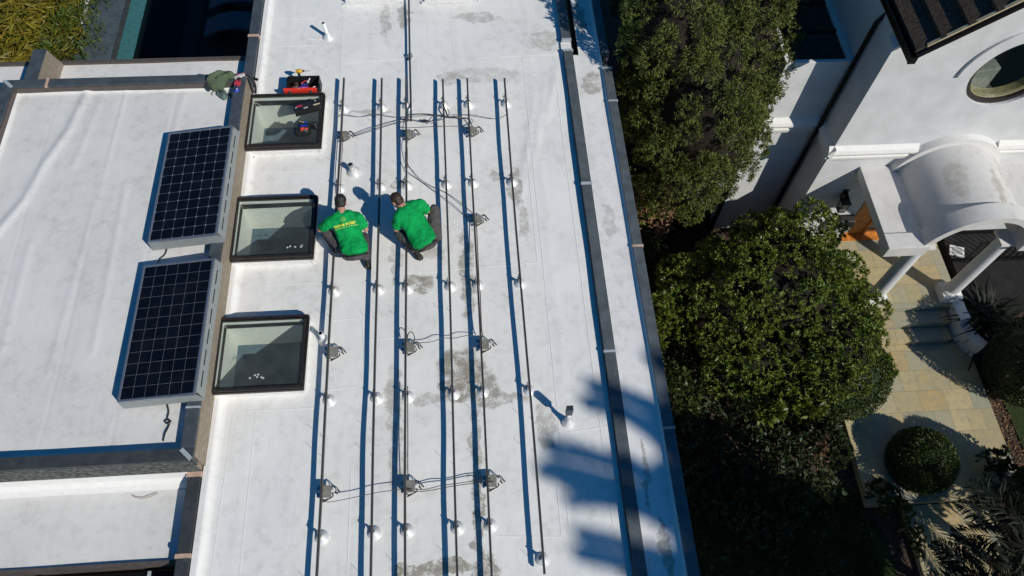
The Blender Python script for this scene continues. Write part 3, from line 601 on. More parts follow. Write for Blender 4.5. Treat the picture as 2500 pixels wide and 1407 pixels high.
# ================================================================== SOLAR PANELS
def panel(xl, xr, y0, y1, zl, zr, lab, kind):
    t = thing('solar_panel', (xl,y0,zl), lab, 'solar panel', 'dark solar panels tilted on the upper roof')
    u = Vector((xr-xl,0,zr-zl)); w = u.length; u.normalize(); v = Vector((0,1,0)); n = u.cross(v); L = y1-y0; o = Vector((xl,y0,zl))
    P = lambda a, b_, c: o+u*a+v*b_+n*c
    def slab(b, a0,a1,b0,b1,c0,c1): b.obox(P((a0+a1)/2,(b0+b1)/2,(c0+c1)/2), u*((a1-a0)/2), v*((b1-b0)/2), n*((c1-c0)/2))
    f = MB(); e = .022
    slab(f,0,w,0,e,-.04,.003); slab(f,0,w,L-e,L,-.04,.003); slab(f,0,e,e,L-e,-.04,.003); slab(f,w-e,w,e,L-e,-.04,.003); f.build('frame', 'alu', t, bevel=.003)
    f = MB(); slab(f,e,w-e,e,L-e,-.008,-.003); f.build('backsheet', 'cell_line', t)
    f = MB(); cw = (w-2*e-.012)/6; ch = (L-2*e-.016)/12; gp = .0035
    for i in range(6):
        for j in range(12):
            a = e+.006+i*cw+gp/2; b_ = e+.008+j*ch+gp/2; a1 = a+cw-gp; b1 = b_+ch-gp
            if kind == 'cells_mono':
                q = .014; pts = [(a+q,b_),(a1-q,b_),(a1,b_+q),(a1,b1-q),(a1-q,b1),(a+q,b1),(a,b1-q),(a,b_+q)]
            else: pts = [(a,b_),(a1,b_),(a1,b1),(a,b1)]
            f.add([P(x,y,-.0022) for x, y in pts], [tuple(range(len(pts)))])
    f.build('solar_cells', kind, t)
    # ballast tray: sloping deflector on the high side, skirt at the near end, tray below
    hi = P(w+.004,0,-.045); f = MB(); zb = .53
    f.add([P(w+.004,.05,-.02), P(w+.004,L-.02,-.02), Vector((xr+.07,y0+L-.02,zb)), Vector((xr+.07,y0+.0,zb)), P(w-.006,.05,-.03), P(w-.006,L-.02,-.03), Vector((xr+.06,y0+L-.02,zb-.01)), Vector((xr+.06,y0+.0,zb-.01))], [(0,3,2,1),(4,5,6,7),(0,1,5,4),(1,2,6,5),(2,3,7,6),(3,0,4,7)])
    f.build('wind_deflector', 'tray_grey', t)
    f = MB(); [f.obox(Vector((xr+.036,y0+L*q,(P(w,0,-.02).z+zb)/2+.012)), (.004,0,-.004), (0,L*.055,0), (.002,0,.003)) for q in (.12,.27,.42,.57,.72,.87)]; f.build('deflector_slot', 'black_metal', t)
    f = MB(); f.add([Vector((xl+.01,y0-.012,.37)),Vector((xr+.07,y0-.012,.51)),P(w,-.004,-.02)+Vector((.02,0,0)),P(0,-.004,-.03),Vector((xl+.01,y0+.0,.37)),Vector((xr+.07,y0+.0,.51)),P(w,.006,-.02)+Vector((.02,0,0)),P(0,.006,-.03)], [(0,1,2,3),(7,6,5,4),(0,4,5,1),(1,5,6,2),(2,6,7,3),(3,7,4,0)]); f.build('end_skirt', 'tray_grey', t); f = MB()
    f.add([Vector((xl+.01,y0+L-.01,.37)),Vector((xr+.07,y0+L-.01,.51)),P(w,L,-.03),P(0,L,-.03),Vector((xl+.01,y0+L+.002,.37)),Vector((xr+.07,y0+L+.002,.51)),P(w,L+.004,-.03),P(0,L+.004,-.03)], [(3,2,1,0),(4,5,6,7),(0,4,7,3),(1,2,6,5),(2,3,7,6),(0,1,5,4)])
    f.build('end_skirt', 'tray_grey', t)
    f = MB(); [f.box(xl+.03,-3.60,y0+L*q-.06,y0+L*q+.06,.352,.40) for q in (.15,.5,.85)]; [f.box(xl+.30,xr,y0+L*q-.02,y0+L*q+.02,.512,.53) for q in (.15,.5,.85)]; f.build('ballast_tray', 'tray_grey', t)
    return t
panel(-4.365,-3.40,6.02,7.96,.56,.68,'solar panel farther from the camera, its cells with clipped corners','cells_mono')
panel(-4.355,-3.385,3.70,5.65,.56,.68,'solar panel nearer the camera, its square cells without clipped corners','cells_poly')
wire('panel_cable', [(-3.83,3.85,.42),(-3.82,3.74,.40),(-3.79,3.62),(-3.79,3.53),(-3.745,3.49),(-3.78,3.46),(-3.82,3.49),(-3.77,3.51),(-3.76,3.44),(-3.79,3.33),(-3.80,3.24)], .008, 'cable_black', 'knotted black cable trailing from the nearer solar panel on the white roof', .375, .004, 'cable', None)
wire('panel_cable', [(-4.15,6.1,.42),(-4.17,5.98),(-4.20,5.91),(-4.235,5.87),(-4.26,5.80)], .008, 'cable_black', 'short black cable in the gap between the two solar panels', .375, .004, 'cable', None)
wire('twig', [(-4.26,2.72),(-4.20,2.69),(-4.13,2.68),(-4.05,2.69),(-3.95,2.73)], .004, 'dead_brown', 'thin dry twig lying on the lower left roof', -.075, .004, 'twig', None)
o = MB(); o.obox((-3.27,7.915,.012),(.018,-.028,0),(.007,.004,0),(0,0,.007)); tag(o.build('debris', 'cable_black', None, off=(-3.27,7.915,.0)), 'small dark metal scrap below the topmost skylight', 'debris')
# ================================================================== TOOLS AND CLOTHES
def lump(poly, z0, h, name, mat, parent=None, res=.012, fall=.03, amp=.25, fr=18, thing_off=None):
    """a soft closed heap over a plan outline"""
    P = np.array(poly); xs = np.arange(P[:,0].min()-res, P[:,0].max()+2*res, res); ys = np.arange(P[:,1].min()-res, P[:,1].max()+2*res, res)
    X, Y = np.meshgrid(xs, ys); ins = np.zeros(X.shape, bool); dist = np.full(X.shape, 9.)
    n = len(P)
    for i in range(n):
        x1,y1 = P[i]; x2,y2 = P[(i+1)%n]
        c = (y1 > Y) != (y2 > Y); ins ^= c & (X < (x2-x1)*(Y-y1)/(y2-y1+1e-12)+x1)
        t = np.clip(((X-x1)*(x2-x1)+(Y-y1)*(y2-y1))/((x2-x1)**2+(y2-y1)**2+1e-12),0,1); dist = np.minimum(dist, np.hypot(X-x1-t*(x2-x1), Y-y1-t*(y2-y1)))
    k = 1-np.exp(-dist/fall); nz = 1+amp*np.sin(fr*X+4*np.sin(fr*.6*Y))+amp*.7*np.sin(fr*1.7*Y-fr*.9*X+2*np.sin(fr*X*.5))
    base = z0(X, Y) if callable(z0) else z0+0*X
    Z = base+h*k*nz; idx = -np.ones(X.shape, int); b = MB(); cnt = 0
    cell = ins[:-1,:-1] & ins[1:,:-1] & ins[:-1,1:] & ins[1:,1:]; used = np.zeros(X.shape, bool)
    for dy in (0,1):
        for dx in (0,1): used[dy:dy+cell.shape[0], dx:dx+cell.shape[1]] |= cell
    js, is_ = np.nonzero(used); top = {}
    for j, i in zip(js, is_): top[(j,i)] = cnt; cnt += 1; b.v.append((X[j,i],Y[j,i],Z[j,i]))
    off = cnt
    for j, i in zip(js, is_): b.v.append((X[j,i],Y[j,i],base[j,i]-.004))
    E = {}
    for j, i in zip(*np.nonzero(cell)):
        q = [(j,i),(j,i+1),(j+1,i+1),(j+1,i)]; ids = [top[a] for a in q]; b.f.append(tuple(ids)); b.f.append(tuple(off+a for a in reversed(ids)))
        for a, c in zip(ids, ids[1:]+ids[:1]): E[(a,c)] = 1
    for (a, c) in E:
        if (c, a) not in E: b.f.append((c,a,off+a,off+c))
    b.mi = [0]*len(b.f)
    return b.build(name, mat, parent, smooth=True, off=thing_off)
zc = lambda X, Y: np.where((Y > 9.04) & (Y < 9.18), .515, np.where(Y <= 9.04, .38+.135*np.clip((Y-8.94)/.1,0,1), .25+.265*np.clip((9.34-Y)/.16,0,1)))
t = thing('jacket', (-3.75,9.1,.5), 'olive green jacket heaped over the parapet corner', 'jacket')
lump([(-3.98,9.02),(-3.95,9.13),(-3.85,9.18),(-3.79,9.33),(-3.72,9.39),(-3.66,9.37),(-3.60,9.25),(-3.53,9.14),(-3.54,9.06),(-3.62,9.05),(-3.70,8.96),(-3.74,8.93),(-3.88,8.93)], zc, .085, 'jacket_body', 'olive', t)
lump([(-3.84,8.97),(-3.70,8.97),(-3.66,8.86),(-3.65,8.78),(-3.70,8.745),(-3.76,8.79),(-3.84,8.87)], .37, .06, 'hood', 'olive_teal', t)
lump([(-3.83,8.96),(-3.72,8.95),(-3.70,8.88),(-3.80,8.86)], .38, .085, 'lining', 'olive_dark', t)
lump([(-4.02,8.98),(-3.96,9.05),(-3.93,9.14),(-3.90,9.12),(-3.90,8.95),(-3.97,8.93)], zc, .06, 'sleeve', 'olive_dark', t)
b = MB(); b.tube(smooth_path([(-3.85,8.9,.42),(-3.88,8.86,.38),(-3.90,8.89,.38),(-3.87,8.91,.4)],4), .005, 5); b.build('drawstring', 'pale_grey', t)
t = thing('work_glove', (-3.47,9.10,.5), 'pink and white work gloves lying at the parapet corner', 'gloves')
lump([(-3.52,9.17),(-3.40,9.21),(-3.37,9.17),(-3.44,9.14),(-3.53,9.11)], .5, .04, 'glove', 'crimson', t, .008)
b = MB(); b.obox((-3.46,9.105,.522),(.075,.038,0),(-.012,.022,0),(0,0,.014)); b.build('packet', 'pale_grey', t, bevel=.006)
t = thing('red_tool', (-3.475,8.96,.5), 'crimson pliers and cutters on the slate coping', 'pliers'); b = MB()
for pts in ([(-3.52,8.93,.515),(-3.50,8.98,.535),(-3.475,9.03,.52)], [(-3.445,8.92,.515),(-3.435,8.97,.535),(-3.455,9.03,.52)], [(-3.485,8.91,.52),(-3.465,8.95,.545),(-3.45,8.99,.52)], [(-3.47,8.905,.51),(-3.45,8.91,.54),(-3.44,8.94,.53)]): b.tube(smooth_path(pts,4), [.008]+[.014]*(len(smooth_path(pts,4))-2)+[.008], 7)
b.build('handle', 'crimson', t); b = MB(); b.obox((-3.465,9.04,.522),(.022,.005,0),(-.006,.03,0),(0,0,.012)); b.tube([(-3.47,8.97,.525),(-3.46,9.03,.525)], .012, 6); b.build('jaw', 'black_plastic', t)
t = thing('pouch', (-3.48,8.84,.5), 'small bright blue pouch next to the crimson pliers', 'pouch')
lump([(-3.525,8.80),(-3.50,8.87),(-3.49,8.91),(-3.465,8.89),(-3.435,8.83),(-3.44,8.79),(-3.50,8.775)], .505, .05, 'pouch_body', 'blue_plastic', t, .008)
b = MB(); b.obox((-3.46,8.805,.555),(.013,.005,0),(-.004,.012,0),(0,0,.004)); b.build('badge', 'pale_grey', t)
t = thing('strap', (-3.33,9.1,.2), 'black strap with loop hanging off the end of the beige wall', 'strap'); b = MB()
b.tube(smooth_path([(-3.37,9.16,.50),(-3.32,9.17,.44),(-3.28,9.13,.32),(-3.30,9.08,.18),(-3.345,9.10,.26),(-3.36,9.14,.42)],5), .02, 6); b.build('webbing', 'black_plastic', t, smooth=True)
b = MB(); b.obox((-3.26,9.16,.40),(.05,-.02,0),(.008,.02,0),(0,0,.012)); b.build('buckle', 'black_plastic', t, bevel=.005)
t = thing('earphones', (-3.60,8.83,.37), 'small black box with tangled thin cord on the upper roof', 'earphones')
b = MB(); b.box(-3.64,-3.605,8.845,8.885,.36,.395); b.build('case', 'black_plastic', t, bevel=.006)
b = MB(); b.tube(smooth_path([(-3.61,8.85,.37),(-3.58,8.82,.37),(-3.55,8.83,.38),(-3.56,8.86,.40),(-3.545,8.93,.42),(-3.54,9.0,.5)],5), .004, 5); b.tube(smooth_path([(-3.62,8.83,.37),(-3.59,8.80,.37),(-3.56,8.81,.37),(-3.575,8.84,.38)],4), .008, 5); b.build('cord', 'cable_brown', t)
# open tool box
t = thing('tool_box', (-2.55,9.25,0), 'open red and black tool box full of hand tools behind the topmost skylight', 'tool box')
b = MB(); x0,x1,y0,y1,zt = -2.80,-2.285,9.085,9.36,.235; w = .012
b.box(x0,x1,y0,y1,.0,.03); b.box(x0,x0+w,y0,y1,.03,zt); b.box(x1-w,x1,y0,y1,.03,zt); b.box(x0+w,x1-w,y0,y0+w,.03,zt); b.box(x0+w,x1-w,y1-w,y1,.03,zt)
b.box(x0-.02,x0,y1-.06,y1-.02,.12,.2); b.box(x1,x1+.018,y0+.05,y0+.12,.1,.22); b.build('box_body', 'black_plastic', t, bevel=.006)
b = MB(); b.prism_x([(9.078,.06),(9.05,.09),(9.045,.235),(9.06,.262),(9.082,.262)], x0-.04, x1-.03); b.build('box_lid', 'red_plastic', t, bevel=.008)
b = MB(); [b.box(x-.02,x+.02,9.03,9.047,.18,.235) for x in (-2.74,-2.41)]; b.build('latch', 'steel', t, bevel=.003)
b = MB(); b.lathe([(.011,.0),(.011,.005)], (-2.59,9.06,.262), 10); b.build('button', 'pale_grey', t)
for (m, n, pts, r) in (('crimson','screwdriver',[(-2.58,9.24,.19),(-2.50,9.30,.2)],.014),('purple_plastic','wire_reel',[(-2.60,9.16,.17),(-2.47,9.175,.18)],.022),('blue_plastic','screwdriver',[(-2.57,9.2,.2),(-2.47,9.21,.2)],.012),('pale_grey','steel_square',[(-2.48,9.24,.2),(-2.44,9.32,.22)],.022),
                       ('cable_brown','drill_bit_case',[(-2.72,9.17,.15),(-2.64,9.22,.16)],.035),('steel','spanner',[(-2.68,9.15,.19),(-2.62,9.15,.19)],.016),('steel','socket',[(-2.39,9.16,.18),(-2.35,9.18,.18)],.015),('cable_brown','tape_roll',[(-2.68,9.26,.14),(-2.66,9.30,.14)],.04)):
    b = MB(); p, q = Vector(pts[0]), Vector(pts[1]); b.tube([p, p.lerp(q,.45), p.lerp(q,.55), q], [r, r*.8, r*.55, r*.5], 8); o = b.build(n, m, None, off=p)
    tag(o, {'screwdriver': 'crimson handled screwdriver in the open tool box' if m == 'crimson' else 'blue handled screwdriver in the open tool box','wire_reel':'purple wire roll in the open tool box','steel_square':'pale flat steel tool in the open tool box','drill_bit_case':'brown drill bit case in the open tool box','spanner':'small steel spanner in the open tool box','socket':'steel socket at the right end of the tool box','tape_roll':'brown tape roll at the left of the tool box'}[n], n.replace('_',' '), 'hand tools in the tool box')
t = thing('cordless_drill', (-2.58,9.40,.0), 'yellow cordless drill standing behind the tool box', 'drill'); b = MB()
b.tube([(-2.66,9.42,.285),(-2.64,9.42,.285),(-2.57,9.42,.285),(-2.555,9.42,.285)], [.022,.032,.032,.026], 10); b.build('drill_body', 'yellow_plastic', t, smooth=True)
b = MB(); b.obox((-2.62,9.415,.20),(.018,0,.0),(0,.016,0),(-.004,0,.07)); b.obox((-2.625,9.415,.115),(.045,0,0),(0,.032,0),(0,0,.025)); b.obox((-2.625,9.415,.045),(.042,0,0),(0,.03,0),(0,0,.045)); b.build('grip', 'black_plastic', t, bevel=.006)
b = MB(); b.tube([(-2.555,9.42,.285),(-2.52,9.42,.285)], [.02,.012], 8); b.tube([(-2.52,9.42,.285),(-2.43,9.42,.283)], .004, 6); b.build('chuck', 'cable_black', t)
# long tool case and tool pouch on the first skylight's glass
t = thing('tool_case', (-2.42,8.65,.185), 'long black tool case lying across the topmost skylight glass', 'tool case'); c = Vector((-2.435,8.665,.25)); u = Vector((.2,.065,0)); v = Vector((-.028,.083,0))
b = MB(); b.obox(c,u,v,(0,0,.055)); b.build('case_body', 'black_plastic', t, bevel=.014)
b = MB(); b.obox(c+Vector((.01,.0,.06)),u*.35,v*.45,(0,0,.006)); b.build('handle', 'cable_black', t, bevel=.006)
b = MB(); b.obox(c-u*.45+v*.15+Vector((0,0,.057)),u*.3,v*.2,(0,0,.003)); b.build('label_strip', 'crimson', t)
b = MB(); b.obox(c-u*.12-v*.5+Vector((0,0,.057)),u*.16,v*.18,(0,0,.003)); b.obox(c-u*.8+v*.0+Vector((0,0,.057)),u*.06,v*.12,(0,0,.003)); b.obox(c+u*.72+v*.45+Vector((0,0,.057)),u*.05,v*.12,(0,0,.003)); b.build('sticker', 'pale_grey', t)
b = MB(); b.obox(c+u*.72-v*.45+Vector((0,0,.057)),u*.25,v*.12,(0,0,.004)); b.build('tag_strip', 'batten', t)
t = thing('tool_pouch', (-2.46,8.28,.185), 'black tool pouch holding blue pliers and orange red grips on the topmost skylight', 'tool pouch')
lump([(-2.60,8.15),(-2.57,8.33),(-2.55,8.38),(-2.37,8.37),(-2.345,8.34),(-2.36,8.17),(-2.42,8.13),(-2.58,8.13)], .186, .10, 'pouch_body', 'black_plastic', t, .01, .02, .12)
lump([(-2.35,8.27),(-2.35,8.36),(-2.33,8.41),(-2.28,8.42),(-2.25,8.36),(-2.245,8.27),(-2.28,8.24)], .186, .12, 'side_pocket', 'black_plastic', t, .01, .03, .2)
b = MB(); b.obox((-2.43,8.31,.30),(.026,-.02,0),(.006,.008,0),(0,0,.007)); b.obox((-2.455,8.245,.30),(.05,.002,0),(0,.012,0),(0,0,.007)); b.obox((-2.43,8.235,.305),(.04,.004,0),(0,.004,0),(0,0,.007)); b.build('plier_grip', 'blue_plastic', t, bevel=.003)
b = MB(); b.obox((-2.47,8.195,.295),(.03,.006,0),(-.003,.014,0),(0,0,.01)); b.obox((-2.405,8.19,.295),(.02,.002,0),(0,.012,0),(0,0,.01)); b.obox((-2.475,8.17,.29),(.018,.002,0),(0,.012,0),(0,0,.01)); b.build('grip', 'orange_red', t, bevel=.004)
b = MB(); b.tube([(-2.53,8.345,.295),(-2.45,8.31,.30)], .006, 6); b.build('pencil', 'batten', t)
# ================================================================== PEOPLE
def meshed(name, b, mat, parent, voxel=.011, smooth=6, disp=0, dscale=.09):
    ob = b.build(name, mat, None)
    m = ob.modifiers.new('r', 'REMESH'); m.mode = 'VOXEL'; m.voxel_size = voxel; m.use_smooth_shade = True
    if smooth: q = ob.modifiers.new('s', 'SMOOTH'); q.iterations = smooth; q.factor = .5
    if disp:
        tx = bpy.data.textures.new(name, 'CLOUDS'); tx.noise_scale = dscale; tx.noise_depth = 2
        d = ob.modifiers.new('d', 'DISPLACE'); d.texture = tx; d.strength = disp; d.mid_level = .5
    dg = bpy.context.evaluated_depsgraph_get(); me = bpy.data.meshes.new_from_object(ob.evaluated_get(dg)); ob.modifiers.clear(); ob.data = me; me.name = name
    me.transform(Matrix.Translation(-world_loc(parent))); ob.parent = parent
    for p in me.polygons: p.use_smooth = True
    return ob
def ell(b, c, ax, rot=None): b.ball(c, *ax, n=16, m=10, rot=rot)
def frame(fwd, up):                      # columns: right, forward, up
    f = Vector(fwd).normalized(); u = Vector(up); r = f.cross(u).normalized(); u = r.cross(f).normalized()
    return Matrix((r, f, u)).transposed()
def hand(b, wrist, d, palm_n, side):
    d = Vector(d).normalized(); n = Vector(palm_n).normalized(); s = d.cross(n).normalized()*side
    w = Vector(wrist); b.ball(w+d*.045, .036, .04, .02, n=10, m=8, rot=Matrix((s, d, n)).transposed())
    for k, (o, L) in enumerate(((-.027,.062),(-.009,.072),(.009,.068),(.026,.052))):
        a = w+d*.078+s*o; m = a+d*L*.5-n*.012; e = m+d*L*.3-n*.028; b.bone(a-d*.02, m, .0095, .009, 8); b.bone(m, e, .009, .0075, 8)
    a = w+d*.03-s*.032; m = a+d*.03-s*.025-n*.01; b.bone(a, m, .012, .010, 8); b.bone(m, m+d*.03-n*.012, .010, .008, 8)
def person(loc, label, J, shirt, trs, hair, logo):
    t = thing('person', loc, label, 'person')
    V3 = {k: Vector(v) for k, v in J.items()}
    F = frame(V3['look'], V3['crown'])    # head frame
    hc = V3['head']; R3 = F
    def hp(x, y, z): return hc+R3@Vector((x, y, z))
    b = MB()
    b.ball(hp(0,-.005,.03), .075, .092, .088, n=18, m=12, rot=R3); b.ball(hp(0,.03,-.035), .056, .064, .07, n=14, m=10, rot=R3); b.ball(hp(0,.035,-.085), .035, .04, .028, rot=R3)
    b.bone(hp(0,.085,.02), hp(0,.108,-.02), .010, .016, 8); b.ball(hp(0,.078,-.058), .024, .014, .010, rot=R3); b.ball(hp(.03,.075,.028), .022, .012, .008, rot=R3); b.ball(hp(-.03,.075,.028), .022, .012, .008, rot=R3)
    for sx in (-1, 1): b.ball(hp(.076*sx,-.008,-.005), .012, .024, .034, n=10, m=8, rot=R3)
    b.bone(hp(0,-.025,-.06), V3['neck'], .055, .062)
    for a, c, ra, rc in (('neck','chest',.06,.075),('chest','waist',.08,.08),('waist','pelvis',.08,.10),('shL','elL',.05,.038),('shR','elR',.05,.038),('elL','wrL',.040,.027),('elR','wrR',.040,.027),('neck','shL',.045,.05),('neck','shR',.045,.05),
                         ('hipL','knL',.08,.055),('hipR','knR',.08,.055),('knL','anL',.055,.038),('knR','anR',.055,.038),('pelvis','hipL',.1,.085),('pelvis','hipR',.1,.085),('anL','toL',.036,.03),('anR','toR',.036,.03)):
        b.bone(V3[a], V3[c], ra, rc)
    hand(b, V3['wrL'], V3['wrL']-V3['elL'], (0,.2,1), 1); hand(b, V3['wrR'], V3['wrR']-V3['elR'], (0,.2,1), -1)
    body = meshed('body', b, 'skin', t, .0075, 3)
    for sx in (-1, 1):
        e = MB(); e.ball(hp(.03*sx,.083,.008), .010, n=10, m=8); e.build('eye', 'white_eye', t, smooth=True)
    # hair: a cap that covers crown, back and sides
    b = MB(); b.ball(hp(0,-.014,.045), .083, .097, .086, n=20, m=14, rot=R3); b.ball(hp(0,-.05,-.005), .072, .056, .07, n=16, m=10, rot=R3); b.ball(hp(0,.05,.085), .055, .04, .035, rot=R3)
    for k in range(60):
        q = Vector((random.gauss(0,1), random.gauss(-.3,.8), abs(random.gauss(.4,.6)))).normalized(); b.ball(hp(q.x*.076,-.014+q.y*.09,.045+q.z*.08), .013, n=6, m=4)
    meshed('hair', b, hair, t, .009, 2, .006, .02)
    # shirt
    b = MB(); ch, wa, pe, ne = V3['chest'], V3['waist'], V3['pelvis'], V3['neck']
    sp = (ne-pe).normalized(); side = (V3['shR']-V3['shL']).normalized(); back = side.cross(sp).normalized()*-1
    if back.z < 0: back = -back
    RT = Matrix((side, sp, back)).transposed(); hem = V3['hem']
    secs = [(ne+sp*.01, .075, .055, .05), (ne.lerp(ch,.35), .155, .08, .085), (ch, .195, .10, .115), (ch.lerp(wa,.5), .185, .10, .115), (wa, .18, .10, .112), (wa.lerp(hem,.55), .188, .10, .115), (hem, .19, .07, .118)]
    for i in range(len(secs)-1):
        for q in (0, .25, .5, .75):
            a, c = secs[i], secs[i+1]; b.ball(a[0].lerp(c[0], q), a[1]+(c[1]-a[1])*q, a[2]+(c[2]-a[2])*q, a[3]+(c[3]-a[3])*q, n=18, m=10, rot=RT)
    b.ball(secs[-1][0], *secs[-1][1:], n=18, m=10, rot=RT)
    for sd in ('L','R'):
        s_, e_ = V3['sh'+sd], V3['el'+sd]; b.bone(ne.lerp(s_,.45), s_, .075, .082); b.bone(s_, s_.lerp(e_, .5), .082, .072); b.bone(s_.lerp(e_,.45), s_.lerp(e_,.6), .074, .076)
        b.bone(s_, ch.lerp(s_,.35), .085, .1)
    so_ = meshed('shirt', b, shirt, t, .009, 5, .034, .075)
    # trousers
    b = MB(); b.ball(pe, .175, .13, .125, n=18, m=12, rot=RT)
    for sd in ('L','R'):
        h_, k_, a_ = V3['hip'+sd], V3['kn'+sd], V3['an'+sd]; b.bone(pe.lerp(h_,.5), h_, .12, .108); b.bone(h_, h_.lerp(k_,.5), .106, .092); b.bone(h_.lerp(k_,.5), k_, .092, .076); b.bone(k_, k_.lerp(a_,.45), .074, .070); b.bone(k_.lerp(a_,.45), a_, .070, .060)
    meshed('trousers', b, trs, t, .010, 4, .032, .06)
    b = MB(); q = pe+back*.085
    for k in range(13):
        a = -1.2+2.4*k/12; b.ball(hem-sp*.075+side*math.sin(a)*.165+back*(math.cos(a)*.095), .018, n=6, m=4)
    meshed('belt', b, 'shoe', t, .010, 2)
    for sd in ('L','R'):
        a_, o_ = V3['an'+sd], V3['to'+sd]; d = (o_-a_).normalized(); up = V3['up'+sd]; rr = frame(d, up)
        b = MB(); b.ball(a_+d*.005, .046, .06, .048, n=12, m=8, rot=rr); b.ball(a_.lerp(o_,.5), .046, .085, .036, n=12, m=8, rot=rr); b.ball(o_-d*.03, .05, .07, .032, n=12, m=8, rot=rr)
        sh_ = meshed('shoe', b, 'shoe', t, .009, 2)
        upn = (rr@Vector((0,0,1))); b = MB(); m_ = a_.lerp(o_,.48)-upn*.038
        b.ball(m_+d*.06, .05, .07, .012, n=14, m=6, rot=rr); b.ball(m_-d*.06, .043, .06, .012, n=14, m=6, rot=rr); b.ball(m_, .042, .08, .010, n=14, m=6, rot=rr); meshed('sole', b, 'sole', t, .008, 1)
    # print on the back, lying on the shirt's surface
    if logo:
        bm = bmesh.new(); bm.from_mesh(so_.data); bm.transform(Matrix.Translation(world_loc(t))); tree = BVHTree.FromBMesh(bm); bm.free()
        cen = Vector(logo['c']); du = (Vector(logo['u'])); du.normalize(); dn = Vector(logo['n']).normalized(); dv = dn.cross(du).normalized(); du = dv.cross(dn).normalized()
        def drop(x, y):
            o_ = cen+du*x+dv*y+dn*.5; h = tree.ray_cast(o_, -dn); return (h[0]+dn*.003) if h[0] is not None else cen+du*x+dv*y
        def text(body_, size, y, nm, mat, thick=.0):
            cu = bpy.data.curves.new('t', 'FONT'); cu.body = body_; cu.size = size; cu.align_x = 'CENTER'; cu.offset = thick; cu.resolution_u = 2
            o2 = bpy.data.objects.new('t', cu); COL.objects.link(o2); dg = bpy.context.evaluated_depsgraph_get(); me = bpy.data.meshes.new_from_object(o2.evaluated_get(dg)); bpy.data.objects.remove(o2)
            for v in me.vertices: v.co = drop(v.co.x, v.co.y+y)-world_loc(t)
            me.materials.clear(); me.materials.append(MATS[mat]); ob = bpy.data.objects.new(nm, me); COL.objects.link(ob); ob.parent = t; me.name = nm
        text('sun-e solar', .068, -.045, 'lettering', 'print_yellow', .0022)
        b = MB(); ring = lambda r0, r1, n=24: b.add([drop(r*math.cos(2*math.pi*k/n), .045+r*math.sin(2*math.pi*k/n)) for k in range(n) for r in (r0, r1)], [(2*k, 2*k+1, (2*k+3) % (2*n), (2*k+2) % (2*n)) for k in range(n)])
        ring(.021,.026)
        for k in range(14):
            a = 2*math.pi*k/14; b.add([drop(r*math.cos(a+da), .045+r*math.sin(a+da)) for r, da in ((.031,-.12),(.042,0),(.031,.12))], [(0,1,2)])
        b.add([drop(x, .045+y) for x, y in ((-.004,.016),(.008,.003),(.002,.002),(.005,-.014),(-.008,.0),(-.002,.001))], [(0,5,4,3,2,1)]); b.build('emblem', 'print_pale', t)
        b = MB(); n = 16; b.add([drop(-.165+.33*k/n, -.062+y) for k in range(n+1) for y in (0,-.009)], [(2*k,2*k+1,2*k+3,2*k+2) for k in range(n)]); b.build('print_line', 'print_pale', t)
    return t
person((-1.62,6.0,0), 'kneeling worker in a printed green t-shirt next to the skylight', dict(
    head=(-1.742,6.455,.70), look=(-.10,.52,-.85), crown=(-.05,.86,.5), neck=(-1.725,6.325,.655), chest=(-1.69,6.20,.56), waist=(-1.625,6.03,.44), pelvis=(-1.585,5.90,.30), hem=(-1.572,5.865,.40),
    shL=(-1.895,6.205,.60), shR=(-1.515,6.275,.59), elL=(-2.065,6.20,.44), elR=(-1.425,6.19,.42), wrL=(-1.92,6.43,.27), wrR=(-1.56,6.45,.22),
    hipL=(-1.685,5.90,.27), hipR=(-1.50,5.93,.27), knL=(-1.99,6.20,.36), knR=(-1.50,6.28,.09), anL=(-1.90,6.10,.07), anR=(-1.455,5.92,.10), toL=(-1.97,6.28,.04), toR=(-1.445,5.80,.035), upL=(0,0,1), upR=(0,-.75,-.35)),
    'shirt_green', 'trouser_plum', 'hair_black', dict(c=(-1.69,6.185,.60), u=(1,.26,.02), n=(-.02,-.45,.89)))
person((-.75,6.15,0), 'crouching worker in a plain green t-shirt between the rails', dict(
    head=(-.955,6.462,.69), look=(-.48,.35,-.8), crown=(-.55,.70,.4), neck=(-.865,6.385,.66), chest=(-.785,6.28,.58), waist=(-.685,6.12,.45), pelvis=(-.63,6.01,.30), hem=(-.60,5.965,.40),
    shL=(-.945,6.235,.60), shR=(-.645,6.445,.61), elL=(-1.0,6.185,.40), elR=(-.53,6.46,.40), wrL=(-1.04,6.42,.22), wrR=(-.78,6.60,.20),
    hipL=(-.71,6.0,.27), hipR=(-.53,6.05,.27), knL=(-.965,6.17,.30), knR=(-.455,6.50,.40), anL=(-.78,6.02,.09), anR=(-.43,6.22,.08), toL=(-.70,5.90,.04), toR=(-.47,6.42,.04), upL=(0,-.4,-.5), upR=(0,0,1)),
    'shirt_green', 'trouser', 'hair_brown', None)
